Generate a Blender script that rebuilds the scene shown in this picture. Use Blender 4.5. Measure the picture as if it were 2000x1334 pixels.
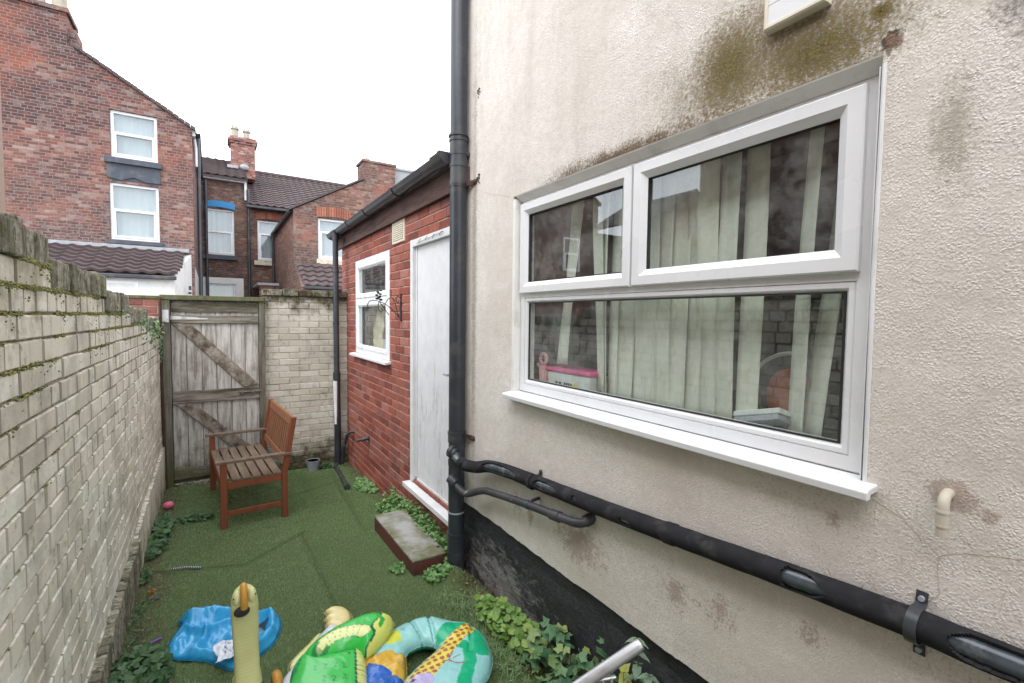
import bpy, math, random
import numpy as np
from mathutils import Vector, Matrix, noise as mnoise
from mathutils.geometry import delaunay_2d_cdt
R_ = math.radians
random.seed(7); rng = np.random.default_rng(5)
for o in list(bpy.data.objects): bpy.data.objects.remove(o)
SC = bpy.context.scene
COL = SC.collection
# ---------------- camera ----------------
cam = bpy.data.cameras.new("camera"); camo = bpy.data.objects.new("camera", cam); COL.objects.link(camo)
CR = Matrix(((0.84503, 0.01683, 0.53446), (-0.53459, 0.04875, 0.84371), (0.01185, 0.99867, -0.05019)))
m = Matrix.Identity(4)
for i in range(3):
    m[i][0] = CR[i][0]; m[i][1] = CR[i][1]; m[i][2] = -CR[i][2]
camo.matrix_world = m
cam.sensor_width = 36; cam.lens = 924.84 / 2000 * 36; cam.clip_start = 0.02; cam.clip_end = 500
SC.camera = camo
# ---------------- world: bright overcast sky ----------------
W = bpy.data.worlds.new("World"); SC.world = W; W.use_nodes = True
wn = W.node_tree.nodes; wl = W.node_tree.links; wn.clear()
sky = wn.new('ShaderNodeTexSky'); sky.sky_type = 'NISHITA'; sky.sun_disc = False
SUN_EL, SUN_AZ = 52, 238
sky.sun_elevation = R_(SUN_EL); sky.sun_rotation = R_(SUN_AZ)
bg1 = wn.new('ShaderNodeBackground'); bg1.inputs[1].default_value = 0.05
bg2 = wn.new('ShaderNodeBackground'); bg2.inputs[0].default_value = (0.955, 0.975, 1.0, 1); bg2.inputs[1].default_value = 1.5
add = wn.new('ShaderNodeAddShader'); wo = wn.new('ShaderNodeOutputWorld')
wl.new(sky.outputs[0], bg1.inputs[0]); wl.new(bg1.outputs[0], add.inputs[0]); wl.new(bg2.outputs[0], add.inputs[1]); wl.new(add.outputs[0], wo.inputs[0])
sun = bpy.data.lights.new("sun", 'SUN'); sun.energy = 1.3; sun.angle = R_(45); sun.color = (1, 0.97, 0.93)
suno = bpy.data.objects.new("sun", sun); COL.objects.link(suno)
az = R_(SUN_AZ); sd = Vector((math.sin(az) * math.cos(R_(SUN_EL)), math.cos(az) * math.cos(R_(SUN_EL)), math.sin(R_(SUN_EL))))
suno.rotation_euler = sd.to_track_quat('Z', 'Y').to_euler(); suno.location = (0, -2, 20)
SC.view_settings.view_transform = 'Standard'; SC.view_settings.look = 'None'; SC.view_settings.exposure = 0.84; SC.view_settings.gamma = 1
SC.cycles.max_bounces = 8; SC.cycles.transparent_max_bounces = 12

# ---------------- mesh building helpers ----------------
def V(*a): return Vector(a)
class MB:
    def __init__(s): s.v = []; s.f = []; s.col = None
    def add(s, vs, fs):
        b = len(s.v); s.v += [tuple(v) for v in vs]; s.f += [tuple(b + i for i in f) for f in fs]
    def box(s, x0, y0, z0, x1, y1, z1, M=None):
        x0, x1 = min(x0, x1), max(x0, x1); y0, y1 = min(y0, y1), max(y0, y1); z0, z1 = min(z0, z1), max(z0, z1)
        vs = [V(x, y, z) for z in (z0, z1) for y in (y0, y1) for x in (x0, x1)]
        if M is not None: vs = [M @ v for v in vs]
        s.add(vs, [(0, 2, 3, 1), (4, 5, 7, 6), (0, 1, 5, 4), (2, 6, 7, 3), (0, 4, 6, 2), (1, 3, 7, 5)]); return s
    def beam(s, a, b, w, h, up=(0, 0, 1)):
        a = V(*a); b = V(*b); d = (b - a).normalized(); u = V(*up); r = d.cross(u)
        if r.length < 1e-4: u = V(0, 1, 0); r = d.cross(u)
        r.normalize(); u = r.cross(d); vs = []
        for p in (a, b):
            for sx, sy in ((-1, -1), (1, -1), (1, 1), (-1, 1)): vs.append(p + r * sx * w / 2 + u * sy * h / 2)
        s.add(vs, [(0, 1, 2, 3), (7, 6, 5, 4), (0, 4, 5, 1), (1, 5, 6, 2), (2, 6, 7, 3), (3, 7, 4, 0)]); return s
    def tube(s, pts, r, n=12, cap=True, skip=None, closed=False):
        pts = [V(*p) for p in pts]; N = len(pts); rs = r if isinstance(r, (list, tuple)) else [r] * N
        rings = []; prev = None
        for i, p in enumerate(pts):
            if closed: t = pts[(i + 1) % N] - pts[i - 1]
            else: t = (pts[min(i + 1, N - 1)] - pts[max(i - 1, 0)])
            t.normalize()
            if prev is None:
                a = V(0, 0, 1) if abs(t.z) < 0.9 else V(1, 0, 0)
                u = (a - t * a.dot(t)).normalized()
            else:
                u = (prev - t * prev.dot(t)).normalized()
            prev = u; w = t.cross(u)
            rings.append([p + (u * math.cos(2 * math.pi * k / n) + w * math.sin(2 * math.pi * k / n)) * rs[i] for k in range(n)])
        vs = [v for g in rings for v in g]; fs = []
        for i in range(N if closed else N - 1):
            j = (i + 1) % N
            for k in range(n):
                if skip and skip(i, k): continue
                k2 = (k + 1) % n; fs.append((i * n + k, j * n + k, j * n + k2, i * n + k2))
        if cap and not closed:
            fs.append(tuple(range(n))); fs.append(tuple((N - 1) * n + k for k in reversed(range(n))))
        s.add(vs, fs); return s
    def prism(s, poly, O, U, Wd, N, t):
        """polygon (u,w) in plane O,U,Wd extruded by t along N"""
        O = V(*O); U = V(*U); Wd = V(*Wd); N = V(*N); n = len(poly)
        vs = [O + U * a + Wd * b for a, b in poly] + [O + U * a + Wd * b + N * t for a, b in poly]
        fs = [tuple(reversed(range(n))), tuple(range(n, 2 * n))] + [(i, (i + 1) % n, n + (i + 1) % n, n + i) for i in range(n)]
        s.add(vs, fs); return s
    def sphere(s, c, r, n=12, k=8, sq=(1, 1, 1)):
        c = V(*c); vs = [c + V(0, 0, r * sq[2])]; fs = []
        for i in range(1, k):
            a = math.pi * i / k
            for j in range(n):
                b = 2 * math.pi * j / n
                vs.append(c + V(r * sq[0] * math.sin(a) * math.cos(b), r * sq[1] * math.sin(a) * math.sin(b), r * sq[2] * math.cos(a)))
        vs.append(c - V(0, 0, r * sq[2])); L = len(vs) - 1
        for j in range(n):
            fs.append((0, 1 + j, 1 + (j + 1) % n)); fs.append((L, L - n + (j + 1) % n, L - n + j))
        for i in range(k - 2):
            for j in range(n):
                a = 1 + i * n + j; b = 1 + i * n + (j + 1) % n; fs.append((a, a + n, b + n, b))
        s.add(vs, fs); return s
    def build(s, name, mat, parent=None, origin=(0, 0, 0), smooth=False, bevel=0, label=None, cat=None, group=None, kind=None, ang=40):
        org = Vector(origin)
        if parent is not None: org = Vector(parent['_o'])
        me = bpy.data.meshes.new(name); me.from_pydata([(v[0] - org.x, v[1] - org.y, v[2] - org.z) for v in s.v], [], s.f); me.update()
        import bmesh
        bm = bmesh.new(); bm.from_mesh(me); bmesh.ops.recalc_face_normals(bm, faces=bm.faces); bm.to_mesh(me); bm.free()
        if s.col is not None:
            ca = me.color_attributes.new("col", 'FLOAT_COLOR', 'POINT')
            arr = np.ones((len(s.v), 4), np.float32); arr[:, :3] = np.array(s.col, np.float32); ca.data.foreach_set("color", arr.ravel())
        me.materials.append(mat)
        o = bpy.data.objects.new(name, me); COL.objects.link(o)
        if smooth:
            me.shade_smooth()
            if ang < 180: me.set_sharp_from_angle(angle=R_(ang))
        if bevel:
            b = o.modifiers.new("bevel", 'BEVEL'); b.width = bevel; b.segments = 2; b.limit_method = 'ANGLE'; b.angle_limit = R_(40)
        if parent is not None: o.parent = parent
        else: o.location = org
        o['_o'] = tuple(org)
        tag(o, label, cat, group, kind); return o
def tag(o, label=None, cat=None, group=None, kind=None):
    if label: o['label'] = label
    if cat: o['category'] = cat
    if group: o['group'] = group
    if kind: o['kind'] = kind
    return o
def thing(name, loc, label, cat, group=None):
    o = bpy.data.objects.new(name, None); COL.objects.link(o); o.location = loc; o['_o'] = tuple(loc); o.empty_display_size = 0.1
    return tag(o, label, cat, group)

# ---------------- material helpers ----------------
class NT:
    def __init__(s, name):
        s.m = bpy.data.materials.new(name); s.m.use_nodes = True; s.t = s.m.node_tree; s.t.nodes.clear()
        s.out = s.n('ShaderNodeOutputMaterial'); s.b = s.n('ShaderNodeBsdfPrincipled'); s.l(s.b.outputs[0], s.out.inputs[0])
        s.b.inputs['Specular IOR Level'].default_value = 0.3
        s.P = s.n('ShaderNodeNewGeometry').outputs['Position']
    def n(s, t, **k):
        x = s.t.nodes.new(t)
        for a, b in k.items(): setattr(x, a, b)
        return x
    def l(s, a, b): s.t.links.new(a, b)
    def put(s, sock, v):
        if hasattr(v, 'is_output'): s.l(v, sock)
        elif v is not None:
            if isinstance(v, (tuple, list)) and len(v) == 3 and sock.type == 'RGBA': v = (*v, 1)
            sock.default_value = v
    def obj(s): return s.n('ShaderNodeTexCoord').outputs['Object']
    def noise(s, scale, detail=4, rough=0.55, vec=None, dist=0, out='Fac'):
        x = s.n('ShaderNodeTexNoise'); x.inputs['Scale'].default_value = scale; x.inputs['Detail'].default_value = detail
        x.inputs['Roughness'].default_value = rough; x.inputs['Distortion'].default_value = dist
        s.l(vec if vec is not None else s.P, x.inputs['Vector']); return x.outputs[out]
    def voro(s, scale, vec=None, feature='F1', out='Distance', rand=1):
        x = s.n('ShaderNodeTexVoronoi'); x.feature = feature; x.inputs['Scale'].default_value = scale; x.inputs['Randomness'].default_value = rand
        s.l(vec if vec is not None else s.P, x.inputs['Vector']); return x.outputs[out]
    def scl(s, sc, vec=None, off=(0, 0, 0)):
        x = s.n('ShaderNodeMapping'); x.inputs['Scale'].default_value = sc; x.inputs['Location'].default_value = off
        s.l(vec if vec is not None else s.P, x.inputs['Vector']); return x.outputs[0]
    def ramp(s, fac, stops, interp='LINEAR'):
        x = s.n('ShaderNodeValToRGB'); x.color_ramp.interpolation = interp; e = x.color_ramp.elements
        while len(e) < len(stops): e.new(0.5)
        for i, (p, c) in enumerate(stops):
            e[i].position = p
            if not isinstance(c, (tuple, list)): c = (c, c, c)
            e[i].color = (*c, 1)
        s.put(x.inputs[0], fac); return x.outputs[0]
    def mr(s, v, a, b, c=0.0, d=1.0):
        x = s.n('ShaderNodeMapRange'); s.put(x.inputs[0], v); x.inputs[1].default_value = a; x.inputs[2].default_value = b
        x.inputs[3].default_value = c; x.inputs[4].default_value = d; return x.outputs[0]
    def mix(s, f, a, b, mode='MIX'):
        x = s.n('ShaderNodeMix'); x.data_type = 'RGBA'; x.blend_type = mode; s.put(x.inputs['Factor'], f); s.put(x.inputs['A'], a) if False else None
        s.put(x.inputs[6], a); s.put(x.inputs[7], b); return x.outputs[2]
    def math(s, op, a, b=None, c=None, clamp=False):
        x = s.n('ShaderNodeMath'); x.operation = op; x.use_clamp = clamp; s.put(x.inputs[0], a)
        if b is not None: s.put(x.inputs[1], b)
        if c is not None: s.put(x.inputs[2], c)
        return x.outputs[0]
    def sep(s, vec=None):
        x = s.n('ShaderNodeSeparateXYZ'); s.l(vec if vec is not None else s.P, x.inputs[0]); return x.outputs
    def comb(s, x_, y_, z_):
        x = s.n('ShaderNodeCombineXYZ'); s.put(x.inputs[0], x_); s.put(x.inputs[1], y_); s.put(x.inputs[2], z_); return x.outputs[0]
    def blob(s, c, r):
        """1 at the centre of an ellipsoid patch, 0 outside"""
        a = s.n('ShaderNodeVectorMath', operation='SUBTRACT'); s.l(s.P, a.inputs[0]); a.inputs[1].default_value = c
        b = s.n('ShaderNodeVectorMath', operation='DIVIDE'); s.l(a.outputs[0], b.inputs[0]); b.inputs[1].default_value = r
        d = s.n('ShaderNodeVectorMath', operation='LENGTH'); s.l(b.outputs[0], d.inputs[0])
        return s.math('SUBTRACT', 1.0, d.outputs['Value'], clamp=True)
    def rand(s): return s.n('ShaderNodeNewGeometry').outputs['Random Per Island']
    def bump(s, h, strength=0.5, dist=0.01, prev=None):
        x = s.n('ShaderNodeBump'); x.inputs['Strength'].default_value = strength; x.inputs['Distance'].default_value = dist
        s.put(x.inputs['Height'], h)
        if prev is not None: s.l(prev, x.inputs['Normal'])
        s.l(x.outputs[0], s.b.inputs['Normal']); return x.outputs[0]
    def set(s, col=None, rough=None, metal=None, spec=None, **k):
        if col is not None: s.put(s.b.inputs['Base Color'], col)
        if rough is not None: s.put(s.b.inputs['Roughness'], rough)
        if metal is not None: s.b.inputs['Metallic'].default_value = metal
        if spec is not None: s.b.inputs['Specular IOR Level'].default_value = spec
        for a, b in k.items(): s.put(s.b.inputs[a.replace('_', ' ')], b)
        return s.m
def simple(name, c, rough=0.5, var=0.12, scale=8, spec=0.3, metal=0, dirt=None, dirtscale=3, bs=0.0, bscale=60, dlo=0.52, dhi=0.7):
    t = NT(name); n = t.noise(scale, 5)
    col = t.mix(t.mr(n, 0.3, 0.7), tuple(x * (1 - var) for x in c), tuple(min(1, x * (1 + var)) for x in c))
    if dirt: col = t.mix(t.mr(t.noise(dirtscale, 7, 0.65), dlo, dhi), col, dirt)
    if bs: t.bump(t.noise(bscale, 4), bs, 0.004)
    return t.set(col, t.mr(n, 0.2, 0.8, rough * 0.85, min(1, rough * 1.15)), metal, spec)

def m_painted_brick(name, zt=0.25, mossy=1.0, mortar=False, dark=(0.13, 0.12, 0.075), br=1.0, face='x', dj=0.95, span=0.75, tk=0.42, g2=None):
    t = NT(name); z = t.sep()[2]
    n1 = t.noise(3.1, 8, 0.6); n2 = t.noise(28, 5, 0.6); n3 = t.noise(110, 3)
    base = t.ramp(t.rand(), [(0, (0.44, 0.41, 0.335)), (0.3, (0.53, 0.495, 0.415)), (0.7, (0.575, 0.54, 0.46)), (1, (0.61, 0.585, 0.52))])
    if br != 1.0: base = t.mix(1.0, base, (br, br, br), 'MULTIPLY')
    if mortar: base = t.mix(t.mr(n2, 0.38, 0.58), (0.17, 0.15, 0.10), (0.48, 0.46, 0.40))
    base = t.mix(t.mr(n1, 0.5, 0.75), base, (0.36, 0.33, 0.28))
    base = t.mix(t.mr(t.noise(14, 8, 0.78), 0.56, 0.68, 0, 0.8), base, (0.20, 0.175, 0.125))
    base = t.mix(t.mr(t.noise(5, 8, 0.7, vec=t.scl((2.5, 2.5, 0.5))), 0.54, 0.74, 0, 0.55), base, (0.27, 0.245, 0.19))
    # damp green staining, strongest near the coping and near the ground
    top = t.mr(z, zt - span, zt + 0.02); low = t.mr(z, -1.25, -1.85)
    k = t.math('MAXIMUM', top, low)
    thr = t.math('MULTIPLY_ADD', k, tk, t.math('MULTIPLY', t.noise(5.5, 9, 0.72), 0.9))
    mk = t.mr(thr, 0.60 if mortar else 0.70, 0.78 if mortar else 0.93, 0, mossy)
    green = t.mix(t.mr(n2, 0.35, 0.65), dark, g2 or ((0.23, 0.225, 0.045) if mortar else (0.27, 0.25, 0.12)))
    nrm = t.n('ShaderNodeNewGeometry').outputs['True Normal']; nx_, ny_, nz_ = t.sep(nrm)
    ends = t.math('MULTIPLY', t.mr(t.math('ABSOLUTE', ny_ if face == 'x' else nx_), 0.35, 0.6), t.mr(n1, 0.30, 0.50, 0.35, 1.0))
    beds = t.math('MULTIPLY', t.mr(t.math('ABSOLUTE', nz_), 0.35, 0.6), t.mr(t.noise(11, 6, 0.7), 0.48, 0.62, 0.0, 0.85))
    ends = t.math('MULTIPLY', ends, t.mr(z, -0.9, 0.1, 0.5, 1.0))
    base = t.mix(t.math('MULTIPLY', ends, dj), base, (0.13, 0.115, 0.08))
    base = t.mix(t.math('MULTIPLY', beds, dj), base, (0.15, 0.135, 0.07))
    col = t.mix(mk, base, green)
    t.bump(t.math('ADD', t.math('MULTIPLY', n2, 0.7), t.math('MULTIPLY', n3, 0.3)), 0.55, 0.006)
    return t.set(col, 0.85, spec=0.2)
def m_coping(name, dk=False):
    t = NT(name); n = t.noise(9, 9, 0.75); n2 = t.noise(45, 5, 0.7); s3 = t.noise(22, 5, 0.6, vec=t.scl((1, 1.6, 0.35)))
    col = t.ramp(n2, [(0.26, (0.08, 0.072, 0.042)), (0.42, (0.23, 0.21, 0.14)), (0.56, (0.38, 0.36, 0.28)), (0.72, (0.54, 0.52, 0.45))])
    col = t.mix(t.mr(s3, 0.52, 0.64, 0, 0.75), col, (0.055, 0.048, 0.028))
    col = t.mix(t.mr(n, 0.5, 0.66, 0, 0.8), col, (0.44, 0.42, 0.36))
    col = t.mix(t.mr(t.noise(6, 8, 0.7, vec=t.scl((1, 1, 1), off=(5, 3, 1))), 0.56, 0.68, 0, 0.8), col, (0.15, 0.16, 0.03))
    col = t.mix(t.mr(t.rand(), 0.0, 1.0, 0.0, 0.3), col, (0.50, 0.48, 0.42)) if not dk else col
    col = t.mix(t.math('GREATER_THAN', t.rand(), 0.72), col, t.mix(0.55, col, (0.09, 0.08, 0.05)))
    col = t.mix(t.mr(t.noise(34, 6, 0.75, vec=t.scl((1, 1.5, 0.5))), 0.50, 0.60, 0, 0.8), col, (0.075, 0.068, 0.038))
    if dk: col = t.mix(t.mr(t.noise(8, 6, 0.7), 0.40, 0.60, 0.25, 0.85), col, (0.04, 0.036, 0.022))
    t.bump(n2, 1.0, 0.012); return t.set(col, 0.95, spec=0.1)
def m_brick_geo(name, cols, soot=(0.05, 0.04, 0.04), amt=0.5, spec=0.25):
    t = NT(name); n2 = t.noise(40, 5, 0.6)
    base = t.ramp(t.rand(), [(i / (len(cols) - 1), c) for i, c in enumerate(cols)])
    base = t.mix(t.mr(n2, 0.35, 0.75, 0, 0.45), base, tuple(c * 0.6 for c in cols[0]))
    base = t.mix(t.mr(t.noise(2.2, 8, 0.65), 0.5, 0.72, 0, amt), base, soot)
    base = t.mix(t.mr(t.noise(12, 8, 0.75), 0.57, 0.74, 0, 0.55), base, (0.42, 0.31, 0.26))
    t.bump(n2, 0.6, 0.004); return t.set(base, 0.82, spec=spec)
def m_brick_tex(name, c1, c2, mort, soot, sootlo=0.45, sz=(0.225, 0.075), pale=(0.36, 0.27, 0.22), orange=None, smear=None):
    t = NT(name); x, y, z = t.sep()
    v = t.comb(t.math('ADD', x, y), z, 0.0)
    b = t.n('ShaderNodeTexBrick'); t.l(v, b.inputs['Vector']); b.offset = 0.5
    b.inputs['Scale'].default_value = 1; b.inputs['Mortar Size'].default_value = 0.009; b.inputs['Mortar Smooth'].default_value = 0.3
    b.squash = 0.5; b.squash_frequency = 4; b.inputs['Brick Width'].default_value = sz[0]; b.inputs['Row Height'].default_value = sz[1]; b.inputs['Bias'].default_value = 0.0
    b.inputs['Color1'].default_value = (0, 0, 0, 1); b.inputs['Color2'].default_value = (1, 1, 1, 1); b.inputs['Mortar'].default_value = (0.5, 0.5, 0.5, 1)
    per = b.outputs['Color']; fac = b.outputs['Fac']
    # one random tone per brick
    bn = t.noise(3.3, 3, 0.7, vec=t.comb(t.math('MULTIPLY', t.math('ADD', x, y), 1.6), t.math('MULTIPLY', t.math('FLOOR', t.math('DIVIDE', z, sz[1])), 0.31), 0.0))
    tone = t.math('ADD', t.math('MULTIPLY', per, 0.75), t.math('MULTIPLY', bn, 0.45))
    col = t.ramp(tone, [(0.15, c1), (0.5, c2), (0.72, tuple(min(1, q * 1.22) for q in c2)), (0.95, pale)])
    if orange: col = t.mix(t.mr(t.noise(0.9, 4, 0.7), 0.55, 0.62, 0, 0.75), col, orange)
    so = t.noise(0.55, 9, 0.72, vec=t.scl((1, 1, 1.5)))
    so2 = t.noise(7, 4, 0.7, vec=t.comb(t.math('ADD', x, y), t.math('MULTIPLY', z, 3.0), 0.0))
    col = t.mix(t.math('MULTIPLY', t.mr(so, sootlo, sootlo + 0.13), t.mr(so2, 0.3, 0.62)), col, soot)
    col = t.mix(t.math('MULTIPLY', fac, 0.75), col, mort)
    if smear: col = t.mix(t.math('MULTIPLY', t.math('MULTIPLY', t.mr(z, smear + 2.2, smear - 1.2), t.mr(t.noise(9, 6, 0.8, vec=t.comb(t.math('ADD', x, y), t.math('MULTIPLY', z, 2.6), 0.0)), 0.46, 0.66)), 0.75), col, (0.33, 0.25, 0.215))
    col = t.mix(t.mr(t.noise(25, 4, 0.7), 0.55, 0.8, 0, 0.35), col, pale)
    t.bump(t.math('ADD', t.math('MULTIPLY', fac, -1.0), t.math('MULTIPLY', t.noise(40, 4), 0.5)), 0.8, 0.012)
    return t.set(col, 0.88, spec=0.15)
def m_wood_weathered(name, a=(0.50, 0.47, 0.42), b=(0.10, 0.085, 0.06), green=0.5, axis='z', lo=0.45, hi=0.68):
    t = NT(name); sc = {'z': (9, 9, 0.8), 'x': (0.8, 9, 9), 'y': (9, 0.8, 9), 'b': (4, 9, 4)}[axis]
    n = t.noise(2.4, 9, 0.75, vec=t.scl(sc)); n2 = t.noise(6, 8, 0.7, vec=t.scl(sc)); z = t.sep()[2]
    r = t.rand()
    base = t.mix(t.mr(r, 0, 1, 0, 0.45), a, tuple(x * 0.72 for x in a))
    col = t.mix(t.mr(n, lo, hi), base, b)
    col = t.mix(t.mr(t.noise(2.1, 8, 0.7), 0.50, 0.72, 0, 0.75), col, tuple(x * 1.4 for x in b))
    low = t.math('MAXIMUM', t.mr(z, -1.2, -1.8), t.mr(z, -0.1, 0.2))
    gm = t.mr(t.math('MULTIPLY_ADD', low, 0.3, t.math('MULTIPLY', t.noise(7, 7, 0.7), 0.8)), 0.52, 0.72, 0, green)
    col = t.mix(gm, col, (0.105, 0.11, 0.04))
    t.bump(n2, 0.7, 0.006); return t.set(col, 0.85, spec=0.15)
def m_glass(name, tint=(0.935, 0.96, 0.945), dust_haze=0.0):
    t = NT(name); t.t.nodes.remove(t.b)
    tr = t.n('ShaderNodeBsdfTransparent'); tr.inputs[0].default_value = (*tint, 1)
    gl = t.n('ShaderNodeBsdfGlossy'); gl.inputs['Roughness'].default_value = 0.012; gl.inputs[0].default_value = (0.95, 0.98, 1, 1)
    lw = t.n('ShaderNodeLayerWeight'); lw.inputs[0].default_value = 0.5
    f = t.math('POWER', lw.outputs['Facing'], 3.2); f = t.math('MULTIPLY_ADD', f, 0.80, 0.115)
    bf = t.n('ShaderNodeNewGeometry').outputs['Backfacing']; f = t.math('MULTIPLY', f, t.math('SUBTRACT', 1.0, bf), clamp=True)
    mx = t.n('ShaderNodeMixShader'); t.l(f, mx.inputs[0]); t.l(tr.outputs[0], mx.inputs[1]); t.l(gl.outputs[0], mx.inputs[2])
    o = mx.outputs[0]
    if dust_haze:  # pale veil brightens the glass like a hazy reflection, on top of dust
        df = t.n('ShaderNodeBsdfDiffuse'); df.inputs[0].default_value = (0.6, 0.62, 0.6, 1)
        m2 = t.n('ShaderNodeMixShader'); t.l(t.mr(t.noise(5, 8, 0.75), 0.45, 0.8, 0.01, dust_haze), m2.inputs[0]); t.l(o, m2.inputs[1]); t.l(df.outputs[0], m2.inputs[2]); o = m2.outputs[0]
    t.l(o, t.out.inputs[0]); return t.m

def m_render():
    t = NT('pebble_render'); x, y, z = t.sep()
    n1 = t.noise(1.6, 8, 0.6); n2 = t.noise(125, 4, 0.65); n3 = t.noise(38, 4, 0.6)
    col = t.ramp(n1, [(0.3, (0.64, 0.59, 0.54)), (0.5, (0.735, 0.69, 0.64)), (0.7, (0.775, 0.74, 0.70))])
    up = t.mr(z, -0.6, 0.9)
    col = t.mix(t.math('MULTIPLY', up, t.mr(t.noise(0.9, 5), 0.35, 0.6)), col, (0.70, 0.665, 0.62))
    streak = t.noise(3.0, 7, 0.65, vec=t.scl((1, 3.0, 0.35)))
    col = t.mix(t.math('MULTIPLY', t.mr(streak, 0.5, 0.75, 0, 0.28), up), col, (0.40, 0.37, 0.33))
    # speckled grime in the pits of the render
    col = t.mix(t.math('MULTIPLY', t.mr(n2, 0.52, 0.66), t.mr(n1, 0.42, 0.62, 0.15, 0.6)), col, (0.33, 0.29, 0.235))
    # moss growth above the window
    nm = t.noise(7.5, 9, 0.72); nf = t.noise(95, 4, 0.75)
    def patch(col, c, r, lo, hi, colr, amt=1.0, nn=nm):
        k = t.math('ADD', t.math('MULTIPLY', t.blob(c, r), 0.75), t.math('MULTIPLY', nn, 0.7))
        k = t.math('ADD', k, t.math('MULTIPLY', t.math('SUBTRACT', nf, 0.5), 1.1))
        k = t.math('MULTIPLY', t.mr(k, lo, hi, 0, amt), t.mr(t.blob(c, r), 0.0, 0.12))
        return t.mix(k, col, colr)
    moss = (0.17, 0.135, 0.05); brown = (0.17, 0.125, 0.085); grey = (0.19, 0.18, 0.17)
    moss = t.mix(t.mr(nf, 0.4, 0.6), (0.075, 0.06, 0.022), (0.20, 0.16, 0.06))
    col = patch(col, (1.45, 0.86, 0.80), (0.5, 0.62, 0.30), 0.50, 0.95, (0.27, 0.23, 0.165), 0.85)
    ms_ = t.math('MULTIPLY', t.noise(9, 8, 0.75, vec=t.scl((1, 1.3, 0.45))), 1.0)
    col = patch(col, (1.45, 0.975, 0.835), (0.5, 0.22, 0.26), 0.50, 0.95, moss, 0.9, ms_)
    col = patch(col, (1.45, 0.69, 0.755), (0.5, 0.29, 0.18), 0.50, 0.92, moss, 0.92, ms_)
    col = patch(col, (1.45, 0.556, 0.79), (0.5, 0.045, 0.05), 0.55, 0.9, moss)
    col = patch(col, (1.45, 0.53, 0.705), (0.5, 0.035, 0.04), 0.50, 0.8, (0.09, 0.07, 0.05))
    col = patch(col, (1.45, 1.45, 0.68), (0.5, 0.80, 0.085), 0.56, 0.95, brown)
    col = patch(col, (1.45, 1.80, 0.68), (0.5, 0.25, 0.10), 0.58, 1.0, brown, 0.8)
    col = patch(col, (1.45, 0.27, 0.83), (0.5, 0.12, 0.38), 0.50, 0.85, grey, 0.8)
    col = patch(col, (1.45, 0.40, 0.45), (0.5, 0.10, 0.30), 0.72, 1.0, (0.30, 0.26, 0.2), 0.6)
    col = patch(col, (1.45, 2.76, 0.4), (0.5, 0.07, 2.8), 0.66, 0.95, (0.28, 0.25, 0.2), 0.7)
    # spots where the paint has flaked to red brown
    nc = t.noise(105, 4, 0.75); nl = t.noise(17, 5, 0.8)
    for c, r, lo in (((1.45, 1.68, -1.06), (0.5, 0.34, 0.22), 0.635), ((1.45, 2.08, -1.08), (0.5, 0.06, 0.12), 0.62), ((1.45, 1.13, -1.02), (0.5, 0.24, 0.18), 0.68), ((1.45, 0.93, -1.0), (0.5, 0.15, 0.16), 0.67), ((1.45, 0.66, -0.9), (0.5, 0.10, 0.10), 0.67),
                     ((1.45, 0.368, -0.405), (0.5, 0.062, 0.046), 0.52), ((1.45, 0.30, -0.43), (0.5, 0.03, 0.03), 0.60), ((1.45, 0.53, -0.78), (0.5, 0.06, 0.06), 0.66), ((1.45, 0.61, -0.55), (0.5, 0.05, 0.05), 0.66),
                     ((1.45, 2.2, -1.05), (0.5, 0.20, 0.18), 0.68), ((1.45, 0.525, 0.70), (0.5, 0.035, 0.035), 0.60)):
        bl = t.blob(c, r); k = t.math('ADD', t.math('MULTIPLY', bl, 0.30), t.math('MULTIPLY_ADD', nc, 0.45, t.math('MULTIPLY', nl, 0.55)))
        col = t.mix(t.math('MULTIPLY', t.mr(k, lo + 0.03, lo + 0.10), t.mr(bl, 0.0, 0.12, 0, 0.55)), col, (0.30, 0.20, 0.155))
    wq_ = t.n('ShaderNodeVectorMath', operation='ADD'); wqs = t.n('ShaderNodeVectorMath', operation='SCALE'); t.l(t.noise(60, 2, out='Color'), wqs.inputs[0]); wqs.inputs['Scale'].default_value = 0.012; t.l(t.P, wq_.inputs[0]); t.l(wqs.outputs[0], wq_.inputs[1]); wq = wq_.outputs[0]
    # hairline cracks
    cr = t.voro(3.1, vec=t.noise(2.2, 5, out='Color'), feature='DISTANCE_TO_EDGE') if False else None
    wv = t.n('ShaderNodeVectorMath', operation='ADD'); t.l(t.P, wv.inputs[0])
    nd = t.n('ShaderNodeVectorMath', operation='SCALE'); t.l(t.noise(9, 4, out='Color'), nd.inputs[0]); nd.inputs['Scale'].default_value = 0.13; t.l(nd.outputs[0], wv.inputs[1])
    ce = t.voro(3.3, vec=wv.outputs[0], feature='DISTANCE_TO_EDGE')
    cm = t.math('MULTIPLY', t.mr(ce, 0.0, 0.005, 1, 0), t.mr(t.blob((1.45, 0.42, -0.62), (0.5, 0.30, 0.30)), 0.0, 0.3, 0, 0.3))
    col = t.mix(cm, col, (0.20, 0.16, 0.13))
    peb = t.math('POWER', t.math('SUBTRACT', 1.0, t.voro(165, vec=wq), clamp=True), 2.0)
    h = t.math('ADD', t.math('MULTIPLY', t.mr(n2, 0.3, 0.7), 0.45), t.math('MULTIPLY', t.math('MULTIPLY', peb, t.mr(t.noise(24, 4, 0.6), 0.35, 0.6, 0.15, 1.0)), 1.1)); h = t.math('ADD', h, t.math('MULTIPLY', n3, 0.28)); h = t.math('MULTIPLY', h, t.mr(t.noise(2.2, 4, 0.6), 0.35, 0.65, 0.45, 1.15))
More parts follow.
